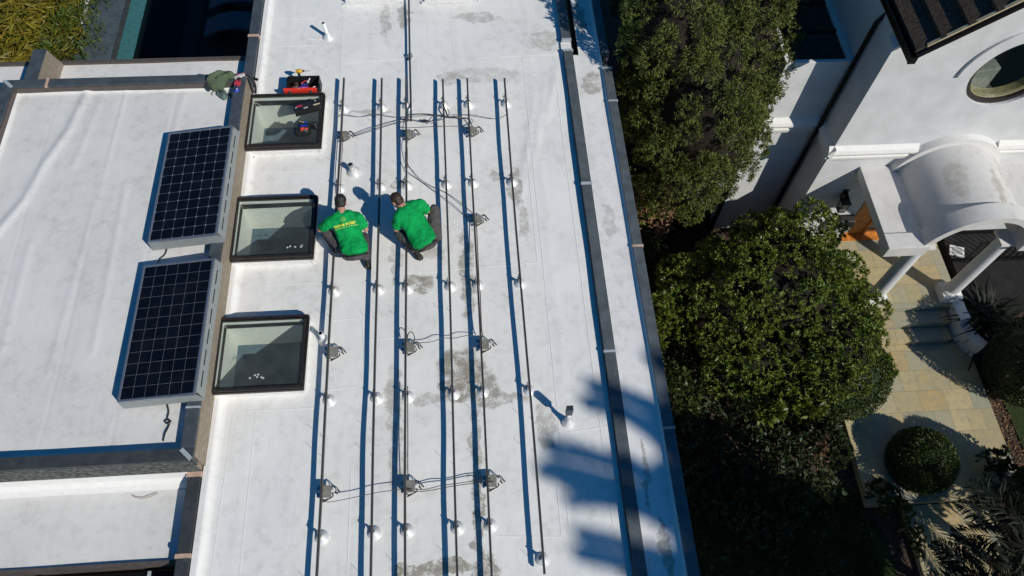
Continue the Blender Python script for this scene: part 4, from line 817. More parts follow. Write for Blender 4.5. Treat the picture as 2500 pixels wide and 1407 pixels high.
# ================================================================== WHITE HOUSE
WH = thing('white_house', (9.6,11,-5.7), 'white stucco house with gabled tile roof, round window and arched porch', 'house')
YF = 9.2; WC = (9.62, -.04); WR = .78
def wall_with_hole(name, y0, y1, outer, c, r, mat, n=48):
    """wall in x-z with a round hole; outer = polygon (x, z)"""
    bm = bmesh.new(); o0 = world_loc(WH)
    ov = [bm.verts.new((x, y0, z)) for x, z in outer]; iv = [bm.verts.new((c[0]+r*math.cos(2*math.pi*k/n), y0, c[1]+r*math.sin(2*math.pi*k/n))) for k in range(n)]
    ed = [bm.edges.new((ov[i], ov[(i+1)%len(ov)])) for i in range(len(ov))]+[bm.edges.new((iv[i], iv[(i+1)%n])) for i in range(n)]
    bmesh.ops.triangle_fill(bm, edges=ed, use_beauty=True, use_dissolve=False)
    for f in [f for f in bm.faces if math.hypot(f.calc_center_median().x-c[0], f.calc_center_median().z-c[1]) < r*.98 and all(math.hypot(v.co.x-c[0], v.co.z-c[1]) < r*1.01 for v in f.verts)]: bm.faces.remove(f)
    ex = bmesh.ops.extrude_face_region(bm, geom=list(bm.faces)); bmesh.ops.translate(bm, verts=[v for v in ex['geom'] if isinstance(v, bmesh.types.BMVert)], vec=(0, y1-y0, 0))
    bmesh.ops.recalc_face_normals(bm, faces=bm.faces); bm.transform(Matrix.Translation(-o0)); me = bpy.data.meshes.new(name); bm.to_mesh(me); bm.free(); me.materials.append(MATS[mat])
    ob = bpy.data.objects.new(name, me); COL.objects.link(ob); ob.parent = WH; return ob
SL = .83; ZE = .88
wall_with_hole('front_wall', YF, YF+.28, [(7.12,-5.7),(13.5,-5.7),(13.5,1.0),(10.6,ZE+SL*3.35-.2),(7.12,ZE-.25)], WC, WR, 'white_paint')
b = MB(); b.box(7.12,7.35,YF+.281,16,-5.7,ZE-.1); b.build('side_wall', 'white_paint', WH)
b = MB(); b.box(5.86,7.118,9.95,16,-5.7,-.46); b.build('wing_wall', 'white_paint', WH)
b = MB(); b.box(5.86,7.118,9.95,10.02,-.46,-.38); b.box(5.86,5.93,10.02,16,-.46,-.38); b.box(7.0,7.116,10.02,16,-.46,-.39); b.build('wing_parapet', 'white_trim', WH, bevel=.008)
b = MB(); b.box(5.93,7.0,10.02,16,-.459,-.44); b.build('wing_roof', 'tile_brown', WH)
for y in (10.75,11.5,12.25): b = MB(); b.box(5.93,7.0,y,y+.05,-.44,-.39); b.build('roof_batten', 'black_metal', WH)
# moulded band round wing, return and front
def band(b, a, c, out, z0=-2.2, z1=-1.83):
    a = Vector((*a,0)); c = Vector((*c,0)); o = Vector((*out,0)); pr = [(0,z0+.0),(.07,z0+.0),(.085,z0+.05),(.085,z0+.10),(.06,z0+.12),(.06,z0+.16),(.105,z0+.18),(.115,z0+.23),(.08,z0+.29),(0,z1)]
    V = [p+o*d+Vector((0,0,z)) for p in (a, c) for d, z in pr]; m = len(pr); b.add(V, [tuple(range(m-1,-1,-1)), tuple(range(m,2*m))]+[(i,(i+1)%m,m+(i+1)%m,m+i) for i in range(m)])
for nm, a, c, o in (('cornice',(5.78,9.949),(7.03,9.949),(0,-1)),('cornice',(7.119,9.83),(7.119,9.085),(-1,0)),('cornice',(7.01,9.199),(8.80,9.199),(0,-1)),('cornice',(10.40,9.199),(13.4,9.199),(0,-1))):
    b = MB(); band(b, a, c, o); b.build(nm, 'white_trim', WH)
# round window
n = 48; b = MB()
for (r0, r1, y0, y1) in ((WR-.085, WR-.003, YF+.05, YF+.14),):
    P = []; 
    for k in range(n):
        a = 2*math.pi*k/n
        for r, y in ((r0,y0),(r1,y0),(r1,y1),(r0,y1)): P.append((WC[0]+r*math.cos(a), y, WC[1]+r*math.sin(a)))
    b.add(P, [(4*k+q, 4*((k+1)%n)+q, 4*((k+1)%n)+(q+1)%4, 4*k+(q+1)%4) for k in range(n) for q in range(4)])
win = b.build('window', 'bronze', WH)
b = MB(); b.add([(WC[0]+(WR-.08)*math.cos(2*math.pi*k/n), YF+.12, WC[1]+(WR-.08)*math.sin(2*math.pi*k/n)) for k in range(n)], [tuple(range(n))]); b.build('pane', 'window_glass', win)
b = MB(); b.add([(WC[0]+r*math.cos(math.pi+math.pi*k/24), y, WC[1]+r*math.sin(math.pi+math.pi*k/24)) for k in range(25) for r, y in ((WR+.0,YF+.055),(WR-.13,YF+.15),(WR-.13,YF+.30),(WR,YF+.30))], [(4*k+q,4*k+4+q,4*k+4+(q+1)%4,4*k+(q+1)%4) for k in range(24) for q in range(4)]); b.build('inner_sill', 'batten', win)
b = MB(); b.box(8.5,11.2,YF+.30,YF+2.2,-1.1,-1.05); b.box(8.5,11.2,YF+2.2,YF+2.25,-1.1,1.2); b.build('dark_interior', 'black_metal', WH)
b = MB(); b.obox((9.35,YF+.55,-.62),(.3,.05,0),(-.03,.2,0),(0,0,.33)); b.build('window_seat', 'pale_grey', WH, bevel=.03)
b = MB(); r0, r1 = WR+.04, 1.07; P = []
for k in range(33):
    a = math.pi*k/32
    for r, y in ((r0,YF-.05),(r1,YF-.05),(r1,YF+.01),(r0,YF+.01)): P.append((WC[0]+r*math.cos(a), y, WC[1]+r*math.sin(a)))
b.add(P, [(4*k+q,4*k+4+q,4*k+4+(q+1)%4,4*k+(q+1)%4) for k in range(32) for q in range(4)]+[(0,1,2,3),(131,130,129,128)]); b.build('window_hood', 'white_paint', WH, bevel=.008)
# gable roof: rows of thick tiles running back, rake at the front
YR = 8.76; b = MB(); x = 7.27; k = 0; rows = []
while x < 10.6:
    z = ZE+SL*(x-7.25); x1 = x+.30; z1 = ZE+SL*(x1-7.25)
    segs = 1
    for q in range(segs):
        yq = YR+.06+(7.0/segs)*q+(.25 if (k%2 and q) else 0); ye = YR+.06+(7.0/segs)*(q+1)+(.25 if k%2 else 0)
        j_ = random.uniform(-.008,.008); b.add([(x-.05,yq,z+.055+j_),(x1+.02,yq,z1+.008),(x1+.02,ye-.008,z1+.008),(x-.05,ye-.008,z+.055+j_),(x-.05,yq,z-.0+j_),(x1+.02,yq,z1-.04),(x1+.02,ye-.008,z1-.04),(x-.05,ye-.008,z-.0+j_)], [(0,1,2,3),(7,6,5,4),(0,4,5,1),(1,5,6,2),(2,6,7,3),(3,7,4,0)])
    x = x1; k += 1
b.build('roof', 'tile_brown', WH)
b = MB(); b.add([(7.22,YR,ZE-.09),(10.6,YR,ZE-.09+SL*3.38),(10.6,YR,ZE+.02+SL*3.38),(7.22,YR,ZE+.02),(7.22,YR+.05,ZE-.09),(10.6,YR+.05,ZE-.09+SL*3.38),(10.6,YR+.05,ZE+.02+SL*3.38),(7.22,YR+.05,ZE+.02)], [(0,1,2,3),(7,6,5,4),(0,4,5,1),(1,5,6,2),(2,6,7,3),(3,7,4,0)]); b.build('rake_board', 'black_metal', WH)
b = MB(); b.add([(x_,y_,ZE+dz+SL*(x_-7.25)) for y_ in (YR+.051,YR+.105) for x_, dz in ((7.36,.0),(10.6,.0),(10.6,.075),(7.36,.075))], [(0,1,2,3),(7,6,5,4),(0,4,5,1),(1,5,6,2),(2,6,7,3),(3,7,4,0)]); b.build('rake_trim', 'batten', WH)
b = MB(); b.add([(x_,y_,ZE-.10+SL*(x_-7.25)+dz) for y_ in (YR+.06,16) for x_, dz in ((7.2,0),(10.6,0),(10.6,.06),(7.2,.06))], [(0,1,2,3),(7,6,5,4),(0,4,5,1),(1,5,6,2),(2,6,7,3),(3,7,4,0)]); b.build('roof_deck', 'brown_fascia', WH)
b = MB(); b.prism_y([(7.10,ZE+.05),(7.10,ZE-.07),(7.14,ZE-.10),(7.20,ZE-.10),(7.235,ZE-.07),(7.235,ZE+.03),(7.225,ZE+.03),(7.225,ZE-.06),(7.19,ZE-.085),(7.145,ZE-.085),(7.112,ZE-.06),(7.112,ZE+.05)], YR-.06, 16); b.box(7.10,7.235,YR-.065,YR-.06,ZE-.1,ZE+.04); b.build('gutter', 'black_metal', WH)
b = MB(); b.tube([(7.17,9.87,ZE-.08),(7.06,9.87,ZE-.3),(7.055,9.87,-1.6),(7.02,9.80,-1.95),(6.99,9.78,-2.25),(7.055,9.87,-2.6),(7.055,9.87,-5.6)], .045, 10); b.build('downspout', 'black_metal', WH)
# porch: slabs, vault with raised front rim, columns
def vault(y0, y1, r_in, r_out, cx=9.6, cz=-2.70, n=36, y1b=None):
    P = []; b = MB()
    for k in range(n+1):
        a = math.pi*k/n; c_, s_ = math.cos(a), math.sin(a)
        for r, y in ((r_in,y0),(r_out,y0),(r_out,y1),(r_in,y1)): P.append((cx-r*c_, y, cz+r*s_))
    b.add(P, [(4*k+q,4*k+4+q,4*k+4+(q+1)%4,4*k+(q+1)%4) for k in range(n) for q in range(4)]+[(0,1,2,3),(4*n+3,4*n+2,4*n+1,4*n)]); return b
pr = bpy.data.objects.new('porch_roof', None); COL.objects.link(pr); pr.parent = WH; pr.location = Vector((9.6,8.2,-2.6))-WH.location
vault(7.55, YF-.001, .90, .985).build('vault', 'vault_white', pr, smooth=True)
vault(7.25, 7.60, .945, 1.085).build('rim', 'vault_white', pr, smooth=True)
vault(YF-.16, YF-.002, .97, 1.10).build('wall_collar', 'white_trim', pr, smooth=True)
for sx in (-1, 1):
    f = lambda a, c: (min(9.6+sx*a, 9.6+sx*c), max(9.6+sx*a, 9.6+sx*c))
    x0, x1 = f(.90, 1.70); b = MB(); b.box(x0,x1,7.56,YF-.001,-2.72,-2.50); b.build('slab', 'vault_white', pr, bevel=.01)
    x0, x1 = f(.93, 1.74); b = MB(); b.box(x0,x1,7.22,7.558,-2.74,-2.44); b.build('front_block', 'vault_white', pr, bevel=.012)
    cx = 9.6+sx*.83; c = bpy.data.objects.new('column', None); COL.objects.link(c); c.parent = WH; c.location = Vector((cx,7.52,-5))-WH.location
    b = MB(); b.lathe([(.15,.26),(.148,.6),(.142,1.4),(.132,2.27)], (cx,7.52,-5), 28); b.build('shaft', 'white_paint', c, smooth=True)
    b = MB(); b.prism([(cx-.21,7.31),(cx+.21,7.31),(cx+.21,7.73),(cx-.21,7.73)], -5.0, -4.80); b.lathe([(.2,.20),(.195,.235),(.165,.27)], (cx,7.52,-5), 28); b.build('plinth', 'white_trim', c)
    b = MB(); b.box(cx-.18,cx+.18,7.34,7.70,-2.76,-2.70); b.build('capital', 'white_trim', c)
# front door
D = bpy.data.objects.new('door', None); COL.objects.link(D); D.parent = WH; D.location = Vector((9.1,9.17,-5))-WH.location
b = MB(); b.box(8.55,9.62,YF-.02,YF-.002,-5,-2.9); b.build('door_leaf', 'wood_orange', D); b = MB(); b.box(8.98,9.04,YF-.05,YF-.021,-4.99,-2.9); b.box(9.04,9.6,YF-.045,YF-.022,-4.98,-4.78); b.build('stile', 'wood_orange', D, bevel=.006)
b = MB(); b.box(9.06,9.58,YF-.035,YF-.023,-4.72,-3.1); b.build('door_glass', 'tray_grey', D); b = MB(); b.box(8.50,9.66,9.0,YF-.021,-5,-4.975); b.build('threshold', 'wood_orange', D); b = MB(); b.tube([(9.01,YF-.08,-4.1),(9.01,YF-.08,-3.85)], .015, 8); b.build('handle', 'steel', D)
# wall lantern and black letter box
Ln = bpy.data.objects.new('wall_lantern', None); COL.objects.link(Ln); Ln.parent = WH; Ln.location = Vector((7.95,9.1,-3.5))-WH.location
b = MB(); lx, ly, lz = 7.95, 9.02, -3.62
for sx in (-1,1):
    for sy in (-1,1): b.tube([(lx+sx*.065,ly+sy*.065,lz-.12),(lx+sx*.085,ly+sy*.085,lz+.16)], .008, 5)
b.box(lx-.075,lx+.075,ly-.075,ly+.075,lz-.135,lz-.12); b.prism([(lx-.1,ly-.1),(lx+.1,ly-.1),(lx+.1,ly+.1),(lx-.1,ly+.1)], lz+.16, lz+.18); b.add([(lx-.1,ly-.1,lz+.18),(lx+.1,ly-.1,lz+.18),(lx+.1,ly+.1,lz+.18),(lx-.1,ly+.1,lz+.18),(lx-.04,ly-.04,lz+.27),(lx+.04,ly-.04,lz+.27),(lx+.04,ly+.04,lz+.27),(lx-.04,ly+.04,lz+.27)], [(0,1,5,4),(1,2,6,5),(2,3,7,6),(3,0,4,7),(4,5,6,7)])
b.box(lx-.03,lx+.03,ly+.03,YF-.02,lz+.25,lz+.30); b.box(lx-.06,lx+.06,YF-.022,YF-.002,lz+.1,lz+.36); b.build('lantern_frame', 'black_metal', Ln)
b = MB(); b.add([(lx+sx*.06,ly+sy*.06,lz-.118) for sx,sy in ((-1,-1),(1,-1),(1,1),(-1,1))]+[(lx+sx*.08,ly+sy*.08,lz+.158) for sx,sy in ((-1,-1),(1,-1),(1,1),(-1,1))], [(0,1,5,4),(1,2,6,5),(2,3,7,6),(3,0,4,7)]); b.build('lantern_pane', 'lantern_glass', Ln)
t = thing('letter_box', (8.3,9.05,-4.4), 'black wall mounted letter box left of the orange door', 'letter box')
b = MB(); b.prism_x([(YF-.002,-4.62),(YF-.20,-4.62),(YF-.22,-4.34),(YF-.16,-4.25),(YF-.05,-4.20),(YF-.002,-4.20)], 8.06, 8.50); b.build('box_body', 'black_metal', t, bevel=.012)
b = MB(); b.box(8.12,8.44,YF-.225,YF-.205,-4.60,-4.42); b.build('flap', 'tray_grey', t)
# low curved wall beside the steps
W_ = [(10.46,7.30),(10.47,7.0),(10.53,6.72),(10.64,6.45),(10.80,6.22)]; b = MB(); P = []; Q = smooth_path([(x,y,0) for x,y in W_], 4); m = len(Q)
for i, p in enumerate(Q):
    d = (Q[min(i+1,m-1)]-Q[max(i-1,0)]).normalized(); nn = Vector((-d.y,d.x,0)); zt = -4.93 if i < 7 else -5.08
    P += [p-nn*.0+Vector((0,0,-5.72)), p+nn*.24+Vector((0,0,-5.72)), p+nn*.24+Vector((0,0,zt)), p+Vector((0,0,zt))]
b.add(P, [(4*i+q,4*i+4+q,4*i+4+(q+1)%4,4*i+(q+1)%4) for i in range(m-1) for q in range(4)]+[(3,2,1,0),(4*m-4,4*m-3,4*m-2,4*m-1)]); tag(b.build('stair_wall', 'white_paint'), 'low curved white wall beside the porch steps', 'low wall')
# railing, vent box, gate
t = thing('iron_railing', (11.8,8.2,-5), 'black iron railing behind the right porch column', 'railing')
b = MB(); b.box(11.0,13.5,8.28,8.32,-4.16,-4.12); b.box(11.0,13.5,8.28,8.32,-4.95,-4.91); b.build('rail', 'black_metal', t)
for k in range(14):
    x = 11.05+.16*k; b = MB(); b.box(x,x+.02,8.285,8.305,-4.91,-4.16); b.build('baluster', 'black_metal', t)
b = MB(); b.box(10.9,13.5,7.4,9.19,-5.75,-5.05); struct(b.build('side_terrace', 'dark_stone'))
t = thing('floor_vent', (11.05,8.6,-5.05), 'small white slatted vent on the dark floor inside the porch', 'vent'); b = MB(); b.obox((11.08,8.63,-5.03),(.15,-.05,0),(.04,.12,0),(0,0,.02)); b.build('vent_frame', 'white_trim', t); b = MB(); [b.obox((11.08+.04*q,8.63+.12*q,-5.008),(.11,-.037,0),(.008,.022,0),(0,0,.003)) for q in (-.5,0,.5)]; b.build('vent_slot', 'tray_grey', t)
t = thing('garden_gate', (5.2,9.85,-5.7), 'dark metal garden gate with grey top rail against the white wing', 'gate')
b = MB(); b.box(4.45,5.80,9.82,9.87,-3.86,-3.80); b.build('top_rail', 'tray_grey', t); b = MB(); [b.box(4.5+.12*k,4.53+.12*k,9.835,9.855,-5.7,-3.86) for k in range(11)]; b.box(5.72,5.80,9.82,9.87,-5.7,-3.86); b.build('gate_bars', 'black_metal', t)
# ================================================================== VEGETATION
def tree(name, loc, label, cat, crown, trunk=None, tm='bark', group=None):
    t = thing(name, loc, label, cat, group)
    if trunk:
        b = MB()
        for pts, r in trunk: b.tube(smooth_path(pts, 4), [r[0]+(r[1]-r[0])*k/(len(smooth_path(pts,4))-1) for k in range(len(smooth_path(pts,4)))], 8)
        b.build('trunk', tm, t, smooth=True)
    for nm, VF, m in crown: foliage(nm, VF, m, t)
    return t
# big juniper between the houses
main_b = [(4.35,10.1,-1.2,1.15,1.6,2.0),(4.75,9.75,-2.0,.95,1.1,1.2),(4.2,11.3,0.2,1.1,1.3,1.7),(5.2,10.9,-.9,.95,1.3,1.5),(3.5,9.8,.7,.65,.85,.95),(5.5,11.9,-.5,1.0,1.1,1.4),(4.35,9.2,-2.9,.6,.55,.55)]
sb = spaced(main_b, 2600, .46, .16, .27, -.6, 1.0, 1.3); P, N = blob_points(sb, 15000, (.7,1.1), -.6)
PY, NY = blob_points(sub_blobs(main_b, 14, .12, .2, 0, 1.02), 160, (.6,1.05), -.4)
jt = tree('juniper', (4.7,9.9,-5.7), 'big dark shaggy juniper tree filling the gap between the two houses', 'tree',
     [('crown', [tufts(P, N, 9, .05, .06, .021)], 'leaf_conifer'), ('young_shoots', [tufts(PY, NY, 9, .06, .08, .022)], 'leaf_bright')],
     [([(4.55,9.75,-5.8),(4.6,9.8,-4.8),(4.75,9.95,-3.9),(4.5,10.2,-2.0),(4.3,10.5,.5)], (.2,.07)), ([(4.65,9.85,-4.5),(4.95,9.75,-3.7),(5.1,9.8,-2.5)], (.11,.05)), ([(4.6,9.8,-4.6),(4.3,9.7,-3.9),(3.9,9.9,-2.8)], (.1,.04))])
inner(jt, main_b, .80, 'crown_shade')
# dead brush at the juniper's foot
t = thing('dead_brush', (4.1,9.75,-4.3), 'heap of dry brown branches under the juniper', 'dead branches'); b = MB()
for k in range(46):
    a = Vector((random.uniform(3.7,4.6), random.uniform(9.3,10.1), random.uniform(-4.6,-3.9))); d = Vector((random.gauss(0,1), random.gauss(-.1,.8), random.gauss(0,.4))).normalized()*random.uniform(.2,.5); b.tube(smooth_path([a, a+d*.5+Vector((0,0,random.uniform(-.06,.08))), a+d], 3), [.014]*3+[.006]*4, 5)
b.build('branches', 'dead_brown', t); P = np.stack([RNG.uniform(3.6,4.7,340), RNG.uniform(9.2,10.2,340), RNG.uniform(-4.7,-3.8,340)], 1); foliage('dry_leaves', [leaves(P, unit(340), .1, .035)], 'leaf_dry', t)
# broad bush in front of the porch, made of leaf rosettes
bb = [(6.35,7.3,-4.2,1.45,1.1,1.25),(5.2,7.3,-4.5,1.2,1.0,.95),(7.2,6.6,-4.5,1.0,1.0,.95),(6.2,6.2,-4.7,1.3,.8,.75),(6.6,8.2,-4.1,.9,.6,1.1),(7.75,6.85,-4.6,.6,.6,.65),(7.25,6.0,-4.35,.85,.75,.75)]
sb = spaced(bb, 1800, .46, .18, .42, -.4, 1.0); P, N = blob_points(sb, 6200, (.8,1.1), -.4)
sp = [(7.55,7.45,-3.75),(7.8,7.0,-4.0),(8.05,6.75,-4.2),(5.15,8.35,-3.9)]; PS = np.concatenate([np.array(s)+RNG.normal(size=(16,3))*.09 for s in sp]); NS = unit(len(PS))*.5+np.array([0,0,.8])
pt = tree('broad_bush', (6.3,7.2,-5.7), 'broad glossy green bush in front of the arched porch', 'bush', [('crown', [rosettes(P, N, 9, .088, .027, .75), rosettes(PS, NS, 9, .12, .036, .7)], 'leaf_bush')],
     [([(6.3,7.2,-5.8),(6.3,7.2,-5.0),(6.4,7.3,-4.0)], (.09,.04)), ([(6.3,7.2,-5.3),(5.6,7.3,-4.7),(5.2,7.4,-4.2)], (.06,.03)), ([(6.3,7.2,-5.3),(6.9,6.8,-4.8),(7.4,6.6,-4.3)], (.06,.03))])
inner(pt, bb, .76, 'crown_shade')
def clipped(loc, r, n, label, name='topiary', mat='leaf_box', sz=.05, rz=None, lower=-.9):
    rz = rz or r; x, y, z = loc; P, N = blob_points([(x,y,z,r,r,rz)], n, (.93,1.01), lower); d = N*.55+unit(n)*.75
    core, cn = blob_points([(x,y,z,r*.9,r*.9,rz*.9)], n//3, (.9,1.0), lower)
    k = MB(); k.ball((x,y,z), r*.86, r*.86, rz*.86, 20, 14)  # solid dark ball stands for the shaded inside of the crown
    t = thing(name, (x,y,-5.7), label, 'topiary'); foliage('crown', [leaves(P, d, sz*RNG.uniform(.7,1.3,n), sz*.5), leaves(core, unit(len(core)), sz*1.3, sz*.8)], mat, t); k.build('shade_core', 'leaf_dark', t, smooth=True)
    b = MB(); b.tube([(x,y,-5.8),(x,y,z-rz*.5)], .05, 8); b.build('trunk', 'bark', t); return t
clipped((7.45,5.72,-4.75), .95, 9000, 'clipped rounded hedge at the lower right edge of the broad bush', 'clipped_hedge', 'leaf_box', .055, .85)
clipped((8.80,3.97,-5.24), .64, 9000, 'round clipped topiary ball standing on the flagstone path')
clipped((11.5,5.65,-4.5), .92, 9000, 'tall dark clipped dome right of the curved low wall', 'topiary', 'leaf_dark', .055, 1.22)
clipped((10.62,3.12,-4.62), .50, 6000, 'tall rounded topiary column at the right end of the path, mostly out of view', 'topiary', 'leaf_box', .055, 1.0)
def shrub(loc, rad, n, per, L, Wd, mat, label, name='shrub', cat='shrub', group=None, sub=14):
    x, y, z = loc; bl = [(x,y,z,*rad)]; sbb = sub_blobs(bl, sub, min(rad)*.3, min(rad)*.55, -.2, .85); P, N = blob_points(sbb, n, (.7,1.05), -.3)
    return tree(name, (x,y,-5.7), label, cat, [('crown', [rosettes(P, N, per, L, Wd, .8)], mat)], [([(x,y,-5.8),(x+.03,y,z)], (.04,.02))], group=group)
shrub((10.25,3.75,-5.3), (.35,.35,.35), 150, 7, .09, .04, 'leaf_dark', 'small dark shrub on the mulch right of the flagstones')
shrub((10.7,2.55,-5.3), (.4,.4,.4), 160, 7, .09, .04, 'leaf_box', 'green shrub at the right edge below the tall topiary')
shrub((7.85,3.35,-5.45), (.30,.28,.25), 130, 7, .08, .035, 'leaf_box', 'low sprawling shrub left of the topiary ball')
shrub((8.2,2.75,-5.45), (.22,.6,.28), 220, 7, .055, .03, 'leaf_hedge_green', 'bright green low hedge along the lower path edge', 'low_hedge', 'hedge')
shrub((4.35,9.55,-3.75), (.5,.3,.35), 90, 7, .12, .045, 'leaf_bright', 'bright green sprouts at the foot of the juniper', 'seedling', 'young shrub', sub=7)
shrub((3.55,9.3,-3.6), (.3,.45,.4), 60, 7, .12, .045, 'leaf_bright', 'bright leafy sprigs beside the roof edge near the juniper', 'seedling', 'young shrub', sub=6)
shrub((3.75,6.7,-3.95), (.22,.6,.3), 70, 6, .13, .05, 'leaf_bright', 'yellow green sprigs between the roof edge and the broad bush', 'seedling', 'young shrub', sub=9)
shrub((6.2,5.05,-4.7), (.7,.3,.35), 120, 6, .15, .075, 'leaf_bright', 'light green large leaved shrub below the broad bush', 'shrub', 'shrub', sub=9)
shrub((4.0,5.3,-4.3), (.35,.5,.35), 110, 6, .13, .05, 'leaf_box', 'olive leaved shrub beside the shaded house wall')
shrub((4.0,8.5,-5.2), (.8,.7,.4), 380, 8, .12, .04, 'leaf_dark', 'dark shrub in the shade between roof edge and gate')
# low leafy cover in the shaded bed
n = 9000; X = RNG.uniform(2.6,7.4,n); Y = RNG.uniform(-.5,8.6,n); k = (X+.25*np.sin(3*Y) < 6.9)&((Y > 3.0+.5*np.sin(2*X))|(RNG.random(n) < .12)); X, Y = X[k], Y[k]; P = np.stack([X,Y,-5.7+.4*RNG.random(len(X))**2+.18*np.sin(2.1*X+1)*np.cos(1.7*Y)+.15],1)
D_ = unit(len(P))*.9+np.array([0,0,.5]); tag(foliage('ground_cover', [rosettes(P, np.tile([0,0,1.],(len(P),1)), 3, .13, .055, 1.1)], 'leaf_dark'), None, None, kind='stuff')
n = 5000; X = RNG.uniform(2.6,13,n); Y = RNG.uniform(8.5,14,n); P = np.stack([X,Y,-5.7+.3*RNG.random(n)],1); P = P[(X < 5.8)]; tag(foliage('ground_cover', [rosettes(P, np.tile([0,0,1.],(len(P),1)), 3, .12, .05, 1.1)], 'leaf_dark'), None, None, kind='stuff')
n = 2600; X = np.concatenate([RNG.uniform(10.8,11.4,n//2), RNG.uniform(6.9,7.62,n//2)]); Y = np.concatenate([RNG.uniform(2.4,6,n//2), RNG.uniform(2.6,5.6,n//2)]); P = np.stack([X,Y,np.full(n,-5.775)+.02*RNG.random(n)],1); tag(foliage('leaf_litter', [leaves(P, unit(n)*np.array([1,1,.3]), .06, .03)], 'leaf_dry'), None, None, kind='stuff')
n = 60000; X = RNG.uniform(2.7,7.6,n); Y = RNG.uniform(-.5,3.5,n); P = np.stack([X,Y,np.full(n,-5.76)],1); tag(foliage('grass', [leaves(P, unit(n)*.5+np.array([0,0,1.]), .05, .010)], 'leaf_dark'), None, None, kind='stuff')
shrub((7.05,4.45,-5.4), (.38,.55,.35), 260, 7, .09, .038, 'leaf_dark', 'dark leafy shrub on the mulch left of the flagstone edge')
shrub((6.9,5.05,-5.35), (.35,.3,.3), 160, 7, .09, .036, 'leaf_box', 'small green shrub below the clipped hedge on the mulch')
# strap leaved plant and palms
def fronds(P0, dirs, L, w, droop, mat, nm, t, leaflet=None, seg=7, nl=26):
    VF = []; b = MB()
    for d in dirs:
        d = Vector(d).normalized(); Lk = L*random.uniform(.8,1.15); pts = [Vector(P0)+d*Lk*s-Vector((0,0,1))*droop*Lk*s*s for s in np.linspace(0,1,seg)]
        b.tube(pts, [.014]+[.009]*(seg-2)+[.003], 5)
        if leaflet:
            q = smooth_path(pts, 6); nn = len(q); idx = [int(v) for v in np.linspace(nn*.15, nn-1, nl)]
            B, Dv, LL = [], [], []
            for i in idx:
                tt = (q[min(i+1,nn-1)]-q[max(i-1,0)]).normalized(); sd = tt.cross(Vector((0,0,1))).normalized(); f = math.sin(math.pi*(.12+.83*i/nn))
                for s_ in (-1,1): B.append(q[i]); Dv.append(sd*s_*.9+tt*.75+Vector((0,0,random.uniform(-.35,.1)))); LL.append(leaflet*f*random.uniform(.85,1.1))
            VF.append(leaves(np.array([list(v) for v in B]), np.array([list(v) for v in Dv]), np.array(LL), w, .12, .22))
    b.build('leaf_stem', mat, t)
    if VF: foliage(nm, VF, mat, t)
def star(n, el0, el1, seed): random.seed(seed); return [(math.cos(a)*math.cos(e), math.sin(a)*math.cos(e), math.sin(e)) for a, e in ((2*math.pi*k/n+random.uniform(-.2,.2), random.uniform(el0,el1)) for k in range(n))]
def palm(loc, hz, label, dirs, L, lf, wd=.028, droop=.45, nl=30):
    t = thing('palm', (loc[0],loc[1],-5.7), label, 'palm'); b = MB(); b.tube([(loc[0],loc[1],-5.8),(loc[0]+.03,loc[1],hz)], [.11,.08], 10); b.build('trunk', 'bark', t); fronds((loc[0],loc[1],hz), dirs, L, wd, droop, 'leaf_palm', 'fronds', t, lf, nl=nl); return t
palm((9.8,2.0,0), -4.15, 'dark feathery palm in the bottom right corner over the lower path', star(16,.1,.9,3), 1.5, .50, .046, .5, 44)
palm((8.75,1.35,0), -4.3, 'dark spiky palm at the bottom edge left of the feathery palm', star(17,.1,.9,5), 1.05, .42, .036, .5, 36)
t = thing('strap_leaf_plant', (11.1,7.0,-5.6), 'dark strap leaved plant beside the right porch column', 'plant')
VF = []
for d in star(170,-.15,1.25,9):
    d = Vector(d); L = random.uniform(.7,1.35); o = Vector((11.2+random.uniform(-.2,.3),6.95+random.uniform(-.2,.2),-5.2)); pts = [o+d*L*s-Vector((0,0,.38))*L*s*s for s in np.linspace(0,1,6)]; sd = d.cross(Vector((0,0,1))).normalized(); V = []
    for i, p in enumerate(pts): wdt = .026*(1-(i/5.2)**2)+.002; V += [p-sd*wdt, p+sd*wdt]
    VF.append((np.array([list(v) for v in V]), np.array([[2*i,2*i+1,2*i+3,2*i+2] for i in range(5)])))
foliage('strap_leaves', VF, 'leaf_palm', t)
# bamboo at the far left corner
n = 26000; X = RNG.uniform(-13.5,-8.95,n); Y = RNG.uniform(12.2,19,n); top = -3.3+.55*np.sin(1.9*X+.7*Y)*np.cos(1.6*Y-.5*X)+.3*np.sin(4.3*X+1)*np.sin(3.9*Y); Zz = top-1.5*RNG.random(n)**2
P = np.stack([X,Y,Zz],1); a = RNG.uniform(0,2*np.pi,n); D_ = np.stack([np.cos(a),np.sin(a),RNG.uniform(-.5,.35,n)],1)
edge = X > -9.75; P1, D1 = P[~edge], D_[~edge]; P2 = P[edge]; P2 = P2[P2[:,0] < -9.35]; D2 = unit(len(P2))*.8+np.array([0,0,.4])
t = thing('bamboo', (-10.5,15,-5.7), 'dense yellow green bamboo beyond the upper left corner of the roof', 'bamboo')
fo = foliage('foliage', [leaves(P1, D1, .34*RNG.uniform(.7,1.3,len(P1)), .045, .1, .25)], 'leaf_bamboo', t); fo2 = foliage('side_foliage', [leaves(P2-np.array([0,0,.6]), D2, .16, .03)], 'leaf_hedge_green', t)
b = MB(); random.seed(4)
for k in range(90): x, y = random.uniform(-13,-9.6), random.uniform(12.5,18.5); b.tube([(x,y,-5.8),(x+random.uniform(-.2,.2),y+random.uniform(-.2,.2),-3.6)], .016, 5)
b.build('canes', 'leaf_hedge_green', t)
